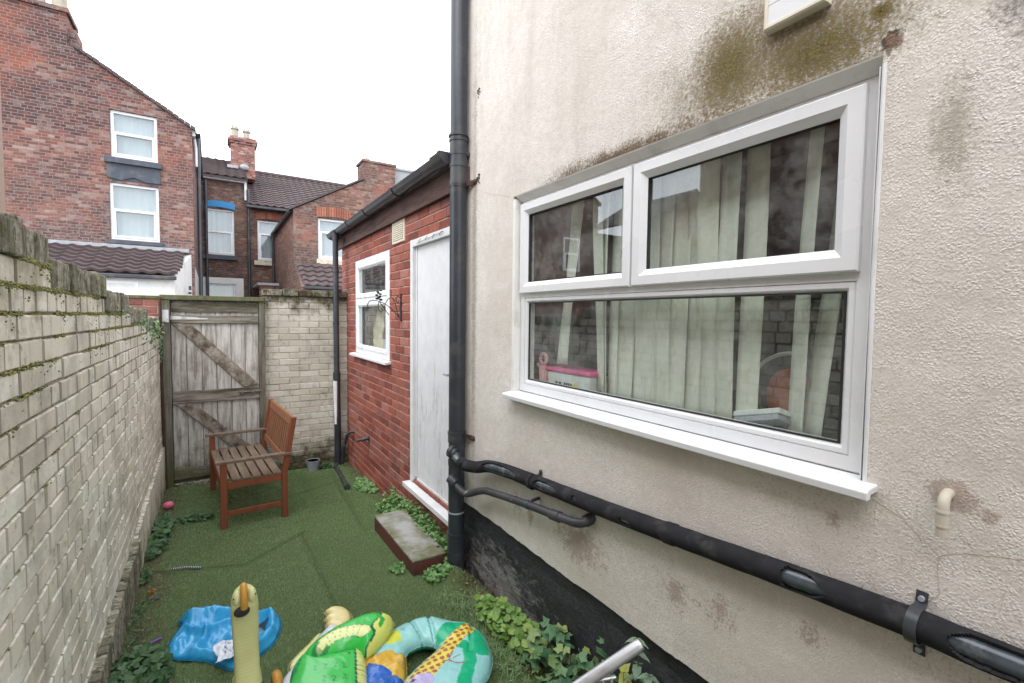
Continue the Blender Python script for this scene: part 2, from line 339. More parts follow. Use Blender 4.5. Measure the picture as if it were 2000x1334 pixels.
    col = t.mix(t.mr(h, 0.70, 0.30, 0, 0.38), col, (0.66, 0.62, 0.57), 'MULTIPLY')  # pits darkened in the colour, in place of relief shading
    b1 = t.bump(h, 0.5, 0.0040); t.bump(t.noise(4, 3), 0.35, 0.03, prev=b1)
    return t.set(col, 0.97, spec=0.04)

M = {}
M['paint'] = m_painted_brick('painted_brick'); M['paintmortar'] = m_painted_brick('painted_mortar', mortar=True)
M['paintleft'] = m_painted_brick('whitewashed_brick_brightened', br=1.30, dj=0.75)  # paint colour raised to make up for this wall's weak skylight
M['paintback'] = m_painted_brick('cream_painted_brick', zt=0.26, face='y', dj=0.55, span=0.42, tk=0.60, dark=(0.045, 0.040, 0.024), g2=(0.135, 0.12, 0.07))
M['backmortar'] = m_painted_brick('cream_painted_joint', zt=0.26, face='y', span=0.5, tk=0.6, dark=(0.045, 0.040, 0.024), g2=(0.11, 0.10, 0.055), br=0.8)
M['coping'] = m_coping('mossy_coping'); M['copingdark'] = m_coping('black_mossy_coping', True)
M['redbrick'] = m_brick_geo('red_engineering_brick', [(0.17, 0.055, 0.045), (0.26, 0.075, 0.055), (0.32, 0.095, 0.065), (0.37, 0.125, 0.09), (0.25, 0.10, 0.085), (0.40, 0.17, 0.13)], soot=(0.11, 0.06, 0.055), amt=0.7)
M['redmortar'] = simple('red_mortar', (0.44, 0.29, 0.23), 0.9, 0.2, 20, 0.1, dirt=(0.14, 0.09, 0.07), dirtscale=6)
M['render'] = m_render()
def m_plinth():
    t = NT('bitumen_plinth'); z = t.sep()[2]; n = t.noise(3.5, 9, 0.75, vec=t.scl((1, 1, 1.8))); n2 = t.noise(35, 6, 0.7)
    col = t.mix(t.mr(n2, 0.35, 0.7), (0.022, 0.023, 0.027), (0.052, 0.053, 0.060))
    k = t.math('MULTIPLY_ADD', t.blob((1.45, 2.45, -1.62), (1, 0.75, 0.34)), 0.28, t.math('MULTIPLY', t.noise(16, 9, 0.78, vec=t.scl((1, 0.8, 1.5))), 0.9))
    col = t.mix(t.mr(k, 0.56, 0.70, 0, 0.8), col, (0.27, 0.26, 0.25))
    col = t.mix(t.mr(t.noise(7, 8, 0.7), 0.62, 0.72, 0, 0.7), col, (0.06, 0.065, 0.045))
    col = t.mix(t.math('MULTIPLY', t.mr(z, -1.62, -1.75), t.mr(n, 0.52, 0.6, 0, 0.9)), col, (0.20, 0.08, 0.06))
    b = t.bump(n2, 0.9, 0.012); t.bump(n, 0.6, 0.04, prev=b)
    return t.set(col, t.mr(n2, 0.3, 0.7, 0.45, 0.8), spec=0.35)
M['plinth'] = m_plinth()
M['upvc'] = simple('white_upvc', (0.76, 0.775, 0.80), 0.28, 0.03, 3, 0.45, dirt=(0.62, 0.61, 0.585), dirtscale=2.5, dlo=0.35, dhi=1.1)
M['upvc_dirty'] = simple('weathered_upvc', (0.78, 0.77, 0.735), 0.4, 0.06, 5, 0.35, dirt=(0.42, 0.39, 0.34), dirtscale=6, dlo=0.5, dhi=0.85)
M['rubber'] = simple('black_gasket', (0.03, 0.03, 0.03), 0.6)
M['blackpipe'] = simple('black_upvc_pipe', (0.032, 0.037, 0.046), 0.36, 0.25, 4, 0.5, dirt=(0.085, 0.08, 0.075), dirtscale=3)
M['blackpipe_worn'] = simple('flaking_black_paint', (0.045, 0.045, 0.05), 0.45, 0.3, 12, 0.4, dirt=(0.33, 0.32, 0.31), dirtscale=16, dlo=0.62, dhi=0.68)
M['foam'] = simple('black_foam', (0.022, 0.022, 0.025), 0.85, 0.25, 18, 0.15, dirt=(0.06, 0.058, 0.055), dirtscale=9, bs=0.3, bscale=90)
M['glossblack'] = simple('glossy_black_pipe', (0.045, 0.058, 0.070), 0.2, 0.3, 14, 0.9, dirt=(0.16, 0.17, 0.18), dirtscale=18, dlo=0.5, dhi=0.75)
M['glass'] = m_glass('window_glass', dust_haze=0.19); M['glass_far'] = m_glass('far_glass', (0.9, 0.94, 0.95))
M['blind'] = simple('pale_green_blind', (0.74, 0.76, 0.68), 0.75, 0.06, 6, 0.15, dirt=(0.5, 0.48, 0.36), dirtscale=8, dlo=0.55, dhi=0.8)
M['curtain'] = simple('pale_curtain', (0.40, 0.405, 0.405), 0.8, 0.05, 3)
M['gateboard'] = m_wood_weathered('gate_boards', (0.60, 0.575, 0.54), (0.12, 0.095, 0.068), 0.8, lo=0.43, hi=0.70)
M['gaterail'] = m_wood_weathered('gate_rails', (0.40, 0.37, 0.32), (0.065, 0.055, 0.038), 0.7, 'x', lo=0.34, hi=0.62)
M['gatebrace'] = m_wood_weathered('gate_brace', (0.36, 0.32, 0.27), (0.085, 0.065, 0.045), 0.35, 'b', lo=0.42, hi=0.62)
M['gateframe'] = m_wood_weathered('gate_frame', (0.24, 0.225, 0.18), (0.06, 0.055, 0.035), 0.8, 'z', lo=0.40, hi=0.66)
M['fascia'] = m_wood_weathered('fascia_board', (0.135, 0.085, 0.075), (0.035, 0.025, 0.025), 0.0, 'y')
M['teak'] = m_wood_weathered('teak_frame', (0.25, 0.082, 0.042), (0.14, 0.048, 0.028), 0.0, 'z', lo=0.4, hi=0.8)
M['teakback'] = m_wood_weathered('teak_backrest', (0.28, 0.115, 0.058), (0.17, 0.10, 0.065), 0.0, 'z', lo=0.4, hi=0.7)
M['teakgrey'] = m_wood_weathered('weathered_teak', (0.22, 0.165, 0.12), (0.08, 0.055, 0.04), 0.0, 'y', lo=0.4, hi=0.75)
M['doorpaint'] = (lambda t: (t.bump(t.noise(30, 4, vec=t.scl((1, 4, 1))), 0.15, 0.004), t.set(t.mix(t.math('MULTIPLY', t.mr(t.noise(3.0, 9, 0.8, vec=t.scl((1, 3.4, 0.7))), 0.53, 0.70, 0, 0.9), t.mr(t.sep()[2], 0.1, -0.7, 0.04, 1)), t.mix(t.mr(t.noise(9, 5), 0.3, 0.7), (0.60, 0.62, 0.64), (0.69, 0.70, 0.71)), (0.20, 0.185, 0.16)), 0.5, spec=0.3))[1])(NT('weathered_white_door'))
M['whitepaint'] = simple('old_white_paint', (0.66, 0.665, 0.67), 0.5, 0.05, 6, dirt=(0.48, 0.46, 0.42), dirtscale=5, dlo=0.55, dhi=0.9)
M['cream'] = simple('cream_plastic', (0.70, 0.64, 0.52), 0.45, 0.06)
M['whiterender'] = simple('white_rendered_wall', (0.68, 0.67, 0.655), 0.8, 0.05, 2, dirt=(0.5, 0.47, 0.42), dirtscale=2, dlo=0.5, dhi=0.8)
M['greyclad'] = simple('pale_grey_cladding', (0.30, 0.31, 0.32), 0.6, 0.05); M['pinkrender'] = simple('pinkish_render', (0.40, 0.30, 0.245), 0.85, 0.08, 2, bs=0.5)
M['greysill'] = simple('dark_painted_stone', (0.062, 0.07, 0.088), 0.6, 0.15, 6, dirt=(0.11, 0.11, 0.12))
M['bluelintel'] = simple('blue_painted_lintel', (0.035, 0.20, 0.42), 0.6, 0.08)
M['bufsill'] = simple('flaking_cream_sill', (0.52, 0.45, 0.36), 0.7, 0.1, 9, dirt=(0.2, 0.13, 0.08), dirtscale=8)
M['orangebrick'] = m_brick_geo('orange_arch_brick', [(0.22, 0.075, 0.05), (0.32, 0.12, 0.075), (0.38, 0.16, 0.105)], amt=0.4)
M['lead'] = simple('lead_flashing', (0.30, 0.31, 0.33), 0.5, 0.2)
M['pot'] = simple('buff_clay_pot', (0.36, 0.32, 0.26), 0.8, 0.2, 10, dirt=(0.15, 0.13, 0.10), dirtscale=9)
M['tile'] = (lambda t: (t.bump(t.noise(60, 3), 0.3, 0.01), t.set(t.mix(t.mr(t.noise(3.0, 7, 0.7), 0.52, 0.72, 0, 0.6), t.mix(t.noise(1.4, 4), (0.060, 0.042, 0.044), (0.105, 0.078, 0.080)), (0.11, 0.10, 0.08)), 0.75, spec=0.25))[1])(NT('brown_roof_tile'))
M['brickA'] = m_brick_tex('old_brick_sooty', (0.068, 0.040, 0.040), (0.180, 0.076, 0.060), (0.25, 0.195, 0.178), (0.045, 0.036, 0.043), 0.42, smear=2.6, pale=(0.29, 0.215, 0.185), orange=(0.27, 0.085, 0.05))
M['brickB'] = m_brick_tex('old_brick_brown', (0.095, 0.055, 0.045), (0.17, 0.088, 0.068), (0.16, 0.125, 0.105), (0.055, 0.042, 0.042), 0.42, pale=(0.24, 0.18, 0.15))
M['brickD'] = m_brick_tex('old_brick_mixed', (0.11, 0.05, 0.042), (0.20, 0.10, 0.078), (0.20, 0.165, 0.14), (0.06, 0.045, 0.043), 0.42, pale=(0.26, 0.20, 0.17), orange=(0.27, 0.10, 0.065))
M['brickdark'] = m_brick_tex('dark_brick', (0.10, 0.05, 0.04), (0.17, 0.085, 0.065), (0.16, 0.12, 0.10), (0.05, 0.035, 0.035), 0.45)  # dark brick tone of the neighbour's wall
M['brickstack'] = m_brick_tex('chimney_brick', (0.13, 0.05, 0.045), (0.24, 0.10, 0.085), (0.27, 0.20, 0.18), (0.10, 0.06, 0.055), 0.5)
M['blackiron'] = simple('black_iron', (0.015, 0.015, 0.016), 0.5, spec=0.5)
M['rust'] = simple('rusty_steel', (0.07, 0.035, 0.028), 0.7, 0.3, 12)
M['galv'] = simple('galvanised_metal', (0.34, 0.37, 0.42), 0.45, 0.15, 10, spec=0.5)
M['steel'] = (lambda t: t.set(t.mix(t.noise(14, 6), (0.34, 0.34, 0.34), (0.58, 0.58, 0.58)), t.mr(t.noise(30, 5), 0.3, 0.7, 0.28, 0.55), metal=0.9))(NT('scuffed_aluminium'))
M['strap'] = simple('grey_green_strap', (0.30, 0.31, 0.24), 0.5)
M['whitemetal'] = simple('white_hinge_paint', (0.6, 0.6, 0.6), 0.5, dirt=(0.25, 0.2, 0.16), dirtscale=20)
M['concrete'] = (lambda t: (t.bump(t.noise(60, 5), 0.6, 0.006), t.set(t.mix(t.math('SUBTRACT', t.mr(t.noise(7, 8, 0.7), 0.35, 0.6, 0.1, 1.0), t.blob((1.24, 3.45, -1.66), (0.10, 0.34, 1.0)), clamp=True), (0.36, 0.355, 0.34), (0.155, 0.155, 0.085)), 0.9, spec=0.1))[1])(NT('algae_concrete'))
M['stepred'] = simple('red_painted_step', (0.125, 0.045, 0.035), 0.6, 0.2, 8, dirt=(0.05, 0.035, 0.03), dirtscale=6)
M['pinkball'] = simple('pink_plastic', (0.75, 0.16, 0.27), 0.35, 0.05)
M['pink'] = simple('pink_lid', (0.70, 0.10, 0.30), 0.4); M['tubwhite'] = simple('white_tub', (0.72, 0.76, 0.75), 0.4); M['rattle'] = simple('pale_pink', (0.66, 0.36, 0.38), 0.5)
M['terracotta'] = simple('terracotta', (0.50, 0.13, 0.07), 0.7); M['darkgrey'] = simple('dark_grey_plastic', (0.06, 0.065, 0.07), 0.5)
M['darkink'] = simple('dark_ink', (0.03, 0.03, 0.05), 0.6); M['yellowink'] = simple('yellow_print', (0.7, 0.6, 0.05), 0.6)
M['purple'] = simple('purple_plastic', (0.20, 0.07, 0.42), 0.4); M['orange'] = simple('orange_plastic', (0.80, 0.13, 0.03), 0.4)
M['vinylclear'] = simple('milky_valve', (0.6, 0.68, 0.6), 0.3); M['beigepipe'] = simple('beige_overflow', (0.50, 0.46, 0.38), 0.5, 0.08)
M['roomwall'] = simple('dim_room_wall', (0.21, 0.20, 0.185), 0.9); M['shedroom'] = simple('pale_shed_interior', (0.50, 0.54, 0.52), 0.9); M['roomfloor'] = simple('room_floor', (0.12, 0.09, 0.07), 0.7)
M['cloth'] = simple('cream_cloth', (0.62, 0.54, 0.38), 0.9); M['bluecloth'] = simple('pale_blue_box', (0.45, 0.56, 0.66), 0.6)
M['crackline'] = simple('crack_shadow', (0.42, 0.36, 0.30), 0.95); M['cobweb'] = simple('grey_moss', (0.13, 0.11, 0.09), 0.95)
def leafmat(name, a, b, c=None):
    t = NT(name); r = t.rand(); col = t.ramp(r, [(0, a), (0.6, b), (1, c or b)])
    col = t.mix(t.mr(t.noise(90, 3), 0.4, 0.7, 0, 0.4), col, tuple(x * 0.5 for x in a))
    return t.set(col, 0.5, spec=0.35, Subsurface_Weight=0.0)
M['leaf'] = leafmat('bright_leaf', (0.10, 0.20, 0.035), (0.19, 0.33, 0.075), (0.26, 0.36, 0.09))
M['leafdark'] = leafmat('dark_leaf', (0.028, 0.075, 0.025), (0.055, 0.125, 0.045), (0.09, 0.17, 0.06))
M['leafblue'] = leafmat('bluish_leaf', (0.045, 0.12, 0.055), (0.11, 0.22, 0.10), (0.30, 0.36, 0.10))
M['leafivy'] = leafmat('ground_ivy_leaf', (0.085, 0.18, 0.05), (0.15, 0.29, 0.09), (0.21, 0.36, 0.13))
M['leafyellow'] = leafmat('yellowing_leaf', (0.26, 0.30, 0.05), (0.38, 0.40, 0.08), (0.45, 0.40, 0.10)); M['leafnettle'] = leafmat('nettle_leaf', (0.10, 0.17, 0.10), (0.17, 0.25, 0.16), (0.22, 0.30, 0.20)); M['leafpale'] = leafmat('pale_leaf', (0.13, 0.22, 0.08), (0.22, 0.33, 0.14))
M['stem'] = simple('brown_stem', (0.12, 0.07, 0.035), 0.8); M['mossgreen'] = leafmat('moss_tuft', (0.09, 0.10, 0.015), (0.20, 0.205, 0.035), (0.30, 0.27, 0.06))
M['litter'] = leafmat('dead_leaf', (0.14, 0.08, 0.045), (0.24, 0.16, 0.09), (0.36, 0.27, 0.2))

# ================= generators =================
def chamfer_brick(mb, O, U, Nn, u0, u1, z0, z1, d, c=0.004, jd=0.0, back=0.02, skew=0.0):
    """a brick face standing d proud along Nn, with chamfered arrises"""
    O = V(*O); U = V(*U); Nn = V(*Nn); Z = V(0, 0, 1)
    def p(u, z, n): return O + U * u + Z * z + Nn * n
    ra = lambda: random.uniform(-0.0018, 0.0018)
    sk = skew * random.uniform(-1, 1)
    A = [p(u0, z0, -back), p(u1, z0, -back), p(u1, z1, -back), p(u0, z1, -back)]
    B = [p(u0 + ra(), z0 + ra(), d - c), p(u1 + ra(), z0 + ra(), d - c + sk), p(u1 + ra(), z1 + ra(), d - c + sk), p(u0 + ra(), z1 + ra(), d - c)]
    Cc = [p(u0 + c, z0 + c, d), p(u1 - c, z0 + c, d + sk), p(u1 - c, z1 - c, d + sk), p(u0 + c, z1 - c, d)]
    fs = [(8, 9, 10, 11)]
    for i in range(4):
        j = (i + 1) % 4; fs.append((i, j, 4 + j, 4 + i)); fs.append((4 + i, 4 + j, 8 + j, 8 + i))
    mb.add(A + B + Cc, fs)
def brick_face(mb, O, U, Nn, u0, u1, z0, z1, pitch=0.075, L=0.225, joint=0.010, holes=(), bond='stretcher', proud=0.006, jit=0.002, c=0.004, skew=0.0, zphase=0.0, seed=1):
    rnd = random.Random(seed); k = 0; z = z1
    while z > z0 + 0.02:
        zl = max(z - pitch, z0); zc = (z + zl) / 2
        segs = [(u0, u1)]
        for (a, b, za, zb) in holes:
            if za < zc < zb:
                ns = []
                for s0, s1 in segs:
                    if b <= s0 or a >= s1: ns.append((s0, s1)); continue
                    if a > s0: ns.append((s0, a))
                    if b < s1: ns.append((b, s1))
                segs = ns
        for s0, s1 in segs:
            if bond == 'english' and k % 3 == 1: l = L / 2; ph = L / 4
            elif bond == 'flemish': l = None; ph = (k % 2) * 0.17
            else: l = L; ph = (k % 2) * L / 2
            u = u0 - ph - (0.3); i = 0
            while u < s1:
                ll = l if l else (L if (i % 2) else L / 2)
                a = max(u, s0) ; b = min(u + ll, s1)
                if b - a > 0.03:
                    chamfer_brick(mb, O, U, Nn, a + joint / 2, b - joint / 2, zl + joint / 2, z - joint / 2, proud + rnd.uniform(-jit, jit), c, skew=skew)
                u += ll; i += 1
        z = zl; k += 1
def wall_slab(mb, O, U, Nn, u0, u1, z0, z1, thick, holes=()):
    """solid slab behind the plane O,U with rectangular holes"""
    us = sorted({u0, u1, *[h[0] for h in holes], *[h[1] for h in holes]}); us = [u for u in us if u0 <= u <= u1]
    O = V(*O); U = V(*U); Nn = V(*Nn)
    for a, b in zip(us, us[1:]):
        hs = sorted([(max(h[2], z0), min(h[3], z1)) for h in holes if h[0] <= a + 1e-6 and h[1] >= b - 1e-6])
        z = z0
        for h0, h1 in hs + [(z1, z1)]:
            if h0 > z + 1e-5:
                pts = [O + U * u + V(0, 0, zz) - Nn * n for n in (0, thick) for zz in (z, h0) for u in (a, b)]
                mb.add(pts, [(0, 1, 3, 2), (4, 6, 7, 5), (0, 4, 5, 1), (2, 3, 7, 6), (0, 2, 6, 4), (1, 5, 7, 3)])
            z = max(z, h1)
def frame_ring(mb, O, U, Nn, u0, u1, z0, z1, w, d, slope=0.0, back=0.04):
    """mitred rectangular frame, width w, front at d, inner edge sloping back by slope (glazing bead)"""
    O = V(*O); U = V(*U); Nn = V(*Nn)
    p = lambda u, z, n: O + U * u + V(0, 0, z) + Nn * n
    def ring(e, n): return [p(u0 + e, z0 + e, n), p(u1 - e, z0 + e, n), p(u1 - e, z1 - e, n), p(u0 + e, z1 - e, n)]
    fl = w * (0.62 if slope else 1.0)
    R = [ring(0, -back), ring(0, d - 0.004), ring(0.005, d), ring(fl, d)]
    if slope: R.append(ring(w, d - slope))
    R.append(ring(w, -back))
    vs = [v for r in R for v in r]; fs = []
    for k in range(len(R)):
        k2 = (k + 1) % len(R)
        for i in range(4):
            j = (i + 1) % 4; fs.append((k * 4 + i, k * 4 + j, k2 * 4 + j, k2 * 4 + i))
    mb.add(vs, fs)
def pane(mb, O, U, Nn, u0, u1, z0, z1, d=0.0, t=0.004):
    O = V(*O); U = V(*U); Nn = V(*Nn)
    pts = [O + U * u + V(0, 0, z) + Nn * n for n in (d - t, d) for z in (z0, z1) for u in (u0, u1)]
    mb.add(pts, [(0, 1, 3, 2), (4, 6, 7, 5), (0, 4, 5, 1), (2, 3, 7, 6), (0, 2, 6, 4), (1, 5, 7, 3)])
def gz(x, y):
    """ground height in the yard"""
    z = -1.653 - 0.036 * y
    z += 0.006 * (mnoise.noise(V(x * 2.3, y * 2.3, 3.1))) + 0.004 * mnoise.noise(V(x * 9, y * 9, 1))
    z += 0.035 * math.exp(-((x + 0.42) / 0.10) ** 2) * (0.5 + 0.5 * mnoise.noise(V(1, y * 3, 0)))
    z += 0.10 * math.exp(-((x - 1.33) / 0.07) ** 2 - ((y - 2.74) / 0.09) ** 2)     # turf rucked up against the pipe
    return z

# ================= setting: ground =================
g = MB()
g.box(-60, -20, -2.15, 60, 90, -1.965)
g.build('ground', simple('wet_paving', (0.13, 0.125, 0.115), 0.85, 0.2, 4), kind='structure')
# yard turf backing sheet
def seam_d(x, y):
    """distance to the nearest seam between turf mats"""
    best = 9
    for (ax, ay), (bx, by) in (((-0.44, 4.02), (0.176, 3.80)), ((0.176, 3.80), (0.62, 4.17)), ((0.594, 4.14), (0.605, 2.6)), ((1.05, 3.95), (1.17, 5.9)), ((0.1, 4.95), (1.2, 5.45))):
        t = ((x - ax) * (bx - ax) + (y - ay) * (by - ay)) / ((bx - ax) ** 2 + (by - ay) ** 2); t = min(1, max(0, t))
        best = min(best, math.hypot(x - ax - t * (bx - ax), y - ay - t * (by - ay)))
    return best
tm = MB(); nx, ny = 230, 620; X0, X1, Y0, Y1 = -0.47, 1.50, 0.3, 6.25
for j in range(ny + 1):
    for i in range(nx + 1):
        x = X0 + (X1 - X0) * i / nx; y = Y0 + (Y1 - Y0) * j / ny
        sd_ = seam_d(x, y); z = gz(x, y) - 0.022 * math.exp(-(sd_ / 0.008) ** 2) + 0.006 * math.exp(-((sd_ - 0.022) / 0.012) ** 2); tm.v.append((x, y, z))
for j in range(ny):
    for i in range(nx):
        a = j * (nx + 1) + i; tm.f.append((a, a + 1, a + nx + 2, a + nx + 1))
t = NT('turf_backing'); x_, y_, z_ = t.sep()
nn = t.noise(8, 7, 0.7); edge = t.math('MAXIMUM', t.mr(x_, -0.16, -0.40), t.mr(x_, 1.25, 1.42))
c_ = t.mix(t.noise(160, 3), (0.055, 0.085, 0.035), (0.12, 0.165, 0.07))
c_ = t.mix(t.mr(t.math('MULTIPLY_ADD', edge, 0.3, t.math('MULTIPLY', nn, 0.8)), 0.50, 0.70, 0, 0.85), c_, (0.075, 0.060, 0.035))
t.bump(t.noise(220, 3), 0.8, 0.006); t.set(c_, 0.9, spec=0.1)
tm.build('artificial_turf', t.m, kind='structure', smooth=True, ang=180)
# turf pile: small blades of plastic grass
def blades(name, n, xs, ys, hmin, hmax, w, mat, dens=None, label=None):
    P = []; F = []; cnt = 0
    xx = rng.uniform(xs[0], xs[1], n); u_ = rng.random(n)
    yy = ys[0] + (ys[1] - ys[0]) * u_ ** 1.25
    V_ = np.zeros((n * 3, 3), np.float32)
    ang = rng.uniform(0, 2 * np.pi, n); lean = rng.uniform(0.2, 1.3, n); hh = rng.uniform(hmin, hmax, n); la = rng.normal(1.2, 1.3, n)
    keep = np.ones(n, bool)
    gg = {}
    for i in range(n):
        x = xx[i]; y = yy[i]
        key = (int(x * 110), int(y * 110))
        if key not in gg: gg[key] = (gz(x, y), seam_d(x, y), mnoise.noise(V(x * 4, y * 4, 8)))
        z, sdist, nz = gg[key]
        if sdist < 0.012 and rng.random() < 0.95: keep[i] = False; continue
        e = max(0, (-0.25 - x) / 0.2, (x - 1.33) / 0.12)
        if rng.random() < e * 0.6 + max(0, nz - 0.25) * 0.6: keep[i] = False; continue
        dx = math.cos(ang[i]) * w; dy = math.sin(ang[i]) * w; h = hh[i]
        lx = math.cos(la[i]) * h * lean[i]; ly = math.sin(la[i]) * h * lean[i]
        V_[3 * i] = (x - dx, y - dy, z - 0.002); V_[3 * i + 1] = (x + dx, y + dy, z - 0.002); V_[3 * i + 2] = (x + lx, y + ly, z + h)
    K = np.where(keep)[0]; V2 = V_.reshape(n, 3, 3)[K].reshape(-1, 3)
    me = bpy.data.meshes.new(name); nf = len(K)
    me.vertices.add(nf * 3); me.vertices.foreach_set('co', V2.ravel()); me.loops.add(nf * 3); me.loops.foreach_set('vertex_index', np.arange(nf * 3, dtype=np.int32))
    me.polygons.add(nf); me.polygons.foreach_set('loop_start', np.arange(0, nf * 3, 3, dtype=np.int32)); me.update(); me.validate()
    me.materials.append(mat); o = bpy.data.objects.new(name, me); COL.objects.link(o)
    tag(o, label, 'grass', None, 'stuff'); return o
t = NT('turf_blade'); x_, y_, z_ = t.sep()
c_ = t.ramp(t.rand(), [(0, (0.075, 0.145, 0.045)), (0.4, (0.185, 0.295, 0.115)), (0.8, (0.33, 0.44, 0.21)), (1, (0.52, 0.58, 0.38))])
c_ = t.mix(t.mr(t.noise(1.5, 6, 0.6), 0.45, 0.7, 0, 0.4), c_, (0.10, 0.14, 0.06))
c_ = t.mix(t.mr(t.noise(7, 6, 0.7), 0.55, 0.7, 0, 0.35), c_, (0.12, 0.115, 0.06)); c_ = t.mix(t.math('MULTIPLY', t.math('GREATER_THAN', x_, 0.60), 0.22), c_, (0.10, 0.20, 0.05)); c_ = t.mix(t.mr(t.noise(0.9, 3), 0.4, 0.65, 0, 0.35), c_, (0.26, 0.32, 0.16)); t.set(c_, 0.6, spec=0.25)
blades('turf_pile', 300000, (-0.45, 1.45), (1.3, 6.18), 0.006, 0.014, 0.0011, t.m, label='short green artificial turf pile covering the narrow yard floor')

# ================= left boundary wall =================
LW = thing('painted_brick_wall', (-0.58, 3.0, -1.75), 'long whitewashed brick boundary wall with stepped mossy coping, running down the left side', 'wall')
tiers = [(-1.2, 2.25, 0.27), (2.25, 3.19, 0.195), (3.19, 4.10, 0.12), (4.10, 4.98, 0.045), (4.98, 6.2, -0.03)]
mb = MB(); mm = MB(); cp = MB()
for a, b, zt in tiers:
    ct = zt - 0.115
    wall_slab(mm, (-0.476, 0, 0), (0, 1, 0), (1, 0, 0), a, b, -1.95, ct - 0.001, 0.21)
    # coping of bricks on edge
    y = a + 0.004
    while y < b - 0.03:
        w = random.uniform(0.062, 0.078); jz = random.uniform(-0.014, 0.006); jx = random.uniform(-0.008, 0.010)
        cp.box(-0.695 - jx, y, ct + 0.001, -0.462 + jx, min(y + w, b), ct + 0.112 + jz, Matrix.Translation((0, 0, 0)))
        y += w + 0.009
course = 0
z = 0.155
holesL = []
for k in range(30):
    zt_ = 0.155 - k * 0.080
    if zt_ < -1.95: break
    ymax = 6.2
    for a, b, zt in tiers:
        if zt - 0.115 >= zt_ - 0.012: ymax = b
    y = -1.2 - (0.115 if k % 2 else 0) - random.uniform(0, 0.05); i = 0; head = (k % 4 == 1)
    while y < ymax:
        ll = (0.118 if (head or random.random() < 0.2) else 0.230)
        a = y; b = min(y + ll, ymax)
        if b - a > 0.03:
            chamfer_brick(mb, (-0.471, 0, 0), (0, 1, 0), (1, 0, 0), a + random.uniform(0.002, 0.006), b - random.uniform(0.002, 0.006), zt_ - 0.080 + random.uniform(0.002, 0.0055), zt_ - random.uniform(0.002, 0.0055), 0.004 + random.uniform(-0.002, 0.002), 0.0045, skew=0.0016)
        y += ll; i += 1
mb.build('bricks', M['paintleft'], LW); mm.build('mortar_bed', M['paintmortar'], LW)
cpo = cp.build('coping', M['coping'], LW, bevel=0.006)
# moss cushions along the joints of the upper courses
ms = MB()
for k in range(16000):
    y = random.uniform(1.5, 6.15); r = random.random()
    row = int(min(14, random.expovariate(0.5)))
    zz = 0.155 - row * 0.08
    lim = max([zt - 0.115 for a, b, zt in tiers if a <= y < b] + [-9])
    if zz > lim + 0.01: continue
    if mnoise.noise(V(y * 2.6, zz * 6, 5)) < (-0.08 if row < 5 else 0.15): continue
    s = random.uniform(0.0015, 0.0055)
    zz += random.gauss(0, 0.0045)
    if random.random() < 0.08: zz -= random.uniform(0, 0.05)
    ms.sphere((-0.4685 + random.uniform(-0.001, 0.002), y, zz), s, 5, 3, (0.8, 2.2, 0.8))
ms.build('moss', M['mossgreen'], LW, smooth=True, ang=180, kind='stuff')
# projecting mossy footing
ft = MB()
def footing(mb, y0, y1, xf, ztop0, ztop1, zbot=-1.95):
    n = int((y1 - y0) / 0.06); 
    for i in range(n):
        a = y0 + (y1 - y0) * i / n; b = y0 + (y1 - y0) * (i + 1) / n - 0.004; zt = ztop0 + (ztop1 - ztop0) * (i + 0.5) / n + random.uniform(-0.006, 0.006)
        j = random.uniform(-0.004, 0.004)
        mb.box(-0.478, a, zbot, xf + j, b, zt)
footing(ft, 3.95, 6.18, -0.447, -1.50, -1.40)
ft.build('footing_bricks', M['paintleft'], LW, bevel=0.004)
f2 = MB(); footing(f2, 1.0, 3.95, -0.428, -1.62, -1.50); f2.build('mossy_footing', M['coping'], LW, bevel=0.006)

# ================= back boundary wall =================
BW = thing('painted_brick_wall', (0.98, 6.3, -1.88), 'short cream painted brick wall with black mossy top between the gate and the red shed', 'wall')
mb = MB(); brick_face(mb, (0, 6.206, 0), (1, 0, 0), (0, -1, 0), 0.512, 1.66, -1.95, 0.225, 0.075, 0.225, 0.006, proud=0.004, jit=0.003, skew=0.002, c=0.005, seed=4)
mb.build('bricks', M['paintback'], BW)
mm = MB(); wall_slab(mm, (0, 6.206, 0), (1, 0, 0), (0, -1, 0), 0.512, 1.66, -1.95, 0.224, 0.22); mm.build('mortar_bed', M['backmortar'], BW)
cp = MB(); x = 0.50
while x < 1.40:
    w = random.uniform(0.14, 0.225); cp.box(x, 6.185 + random.uniform(-0.006, 0.004), 0.226, x + w - 0.008, 6.43, 0.305 + random.uniform(-0.01, 0.006)); x += w
cp.build('coping', M['copingdark'], BW, bevel=0.008)
# mossy fade under the coping is in the paint material; small red pier beyond the gate
RP = thing('brick_pier', (-0.62, 6.4, -1.9), 'low red brick pier with grey cap behind the far end of the whitewashed wall', 'pier')
mb = MB(); brick_face(mb, (0, 6.306, 0), (1, 0, 0), (0, -1, 0), -0.98, -0.465, -1.95, 0.155, 0.075, 0.225, 0.010, seed=8); mb.build('bricks', M['redbrick'], RP)
mm = MB(); wall_slab(mm, (0, 6.306, 0), (1, 0, 0), (0, -1, 0), -0.98, -0.465, -1.95, 0.155, 0.2); mm.build('mortar_bed', M['redmortar'], RP)
mm = MB(); mm.box(-1.0, 6.29, 0.156, -0.45, 6.52, 0.19); mm.build('cap', M['gateframe'], RP, bevel=0.005)

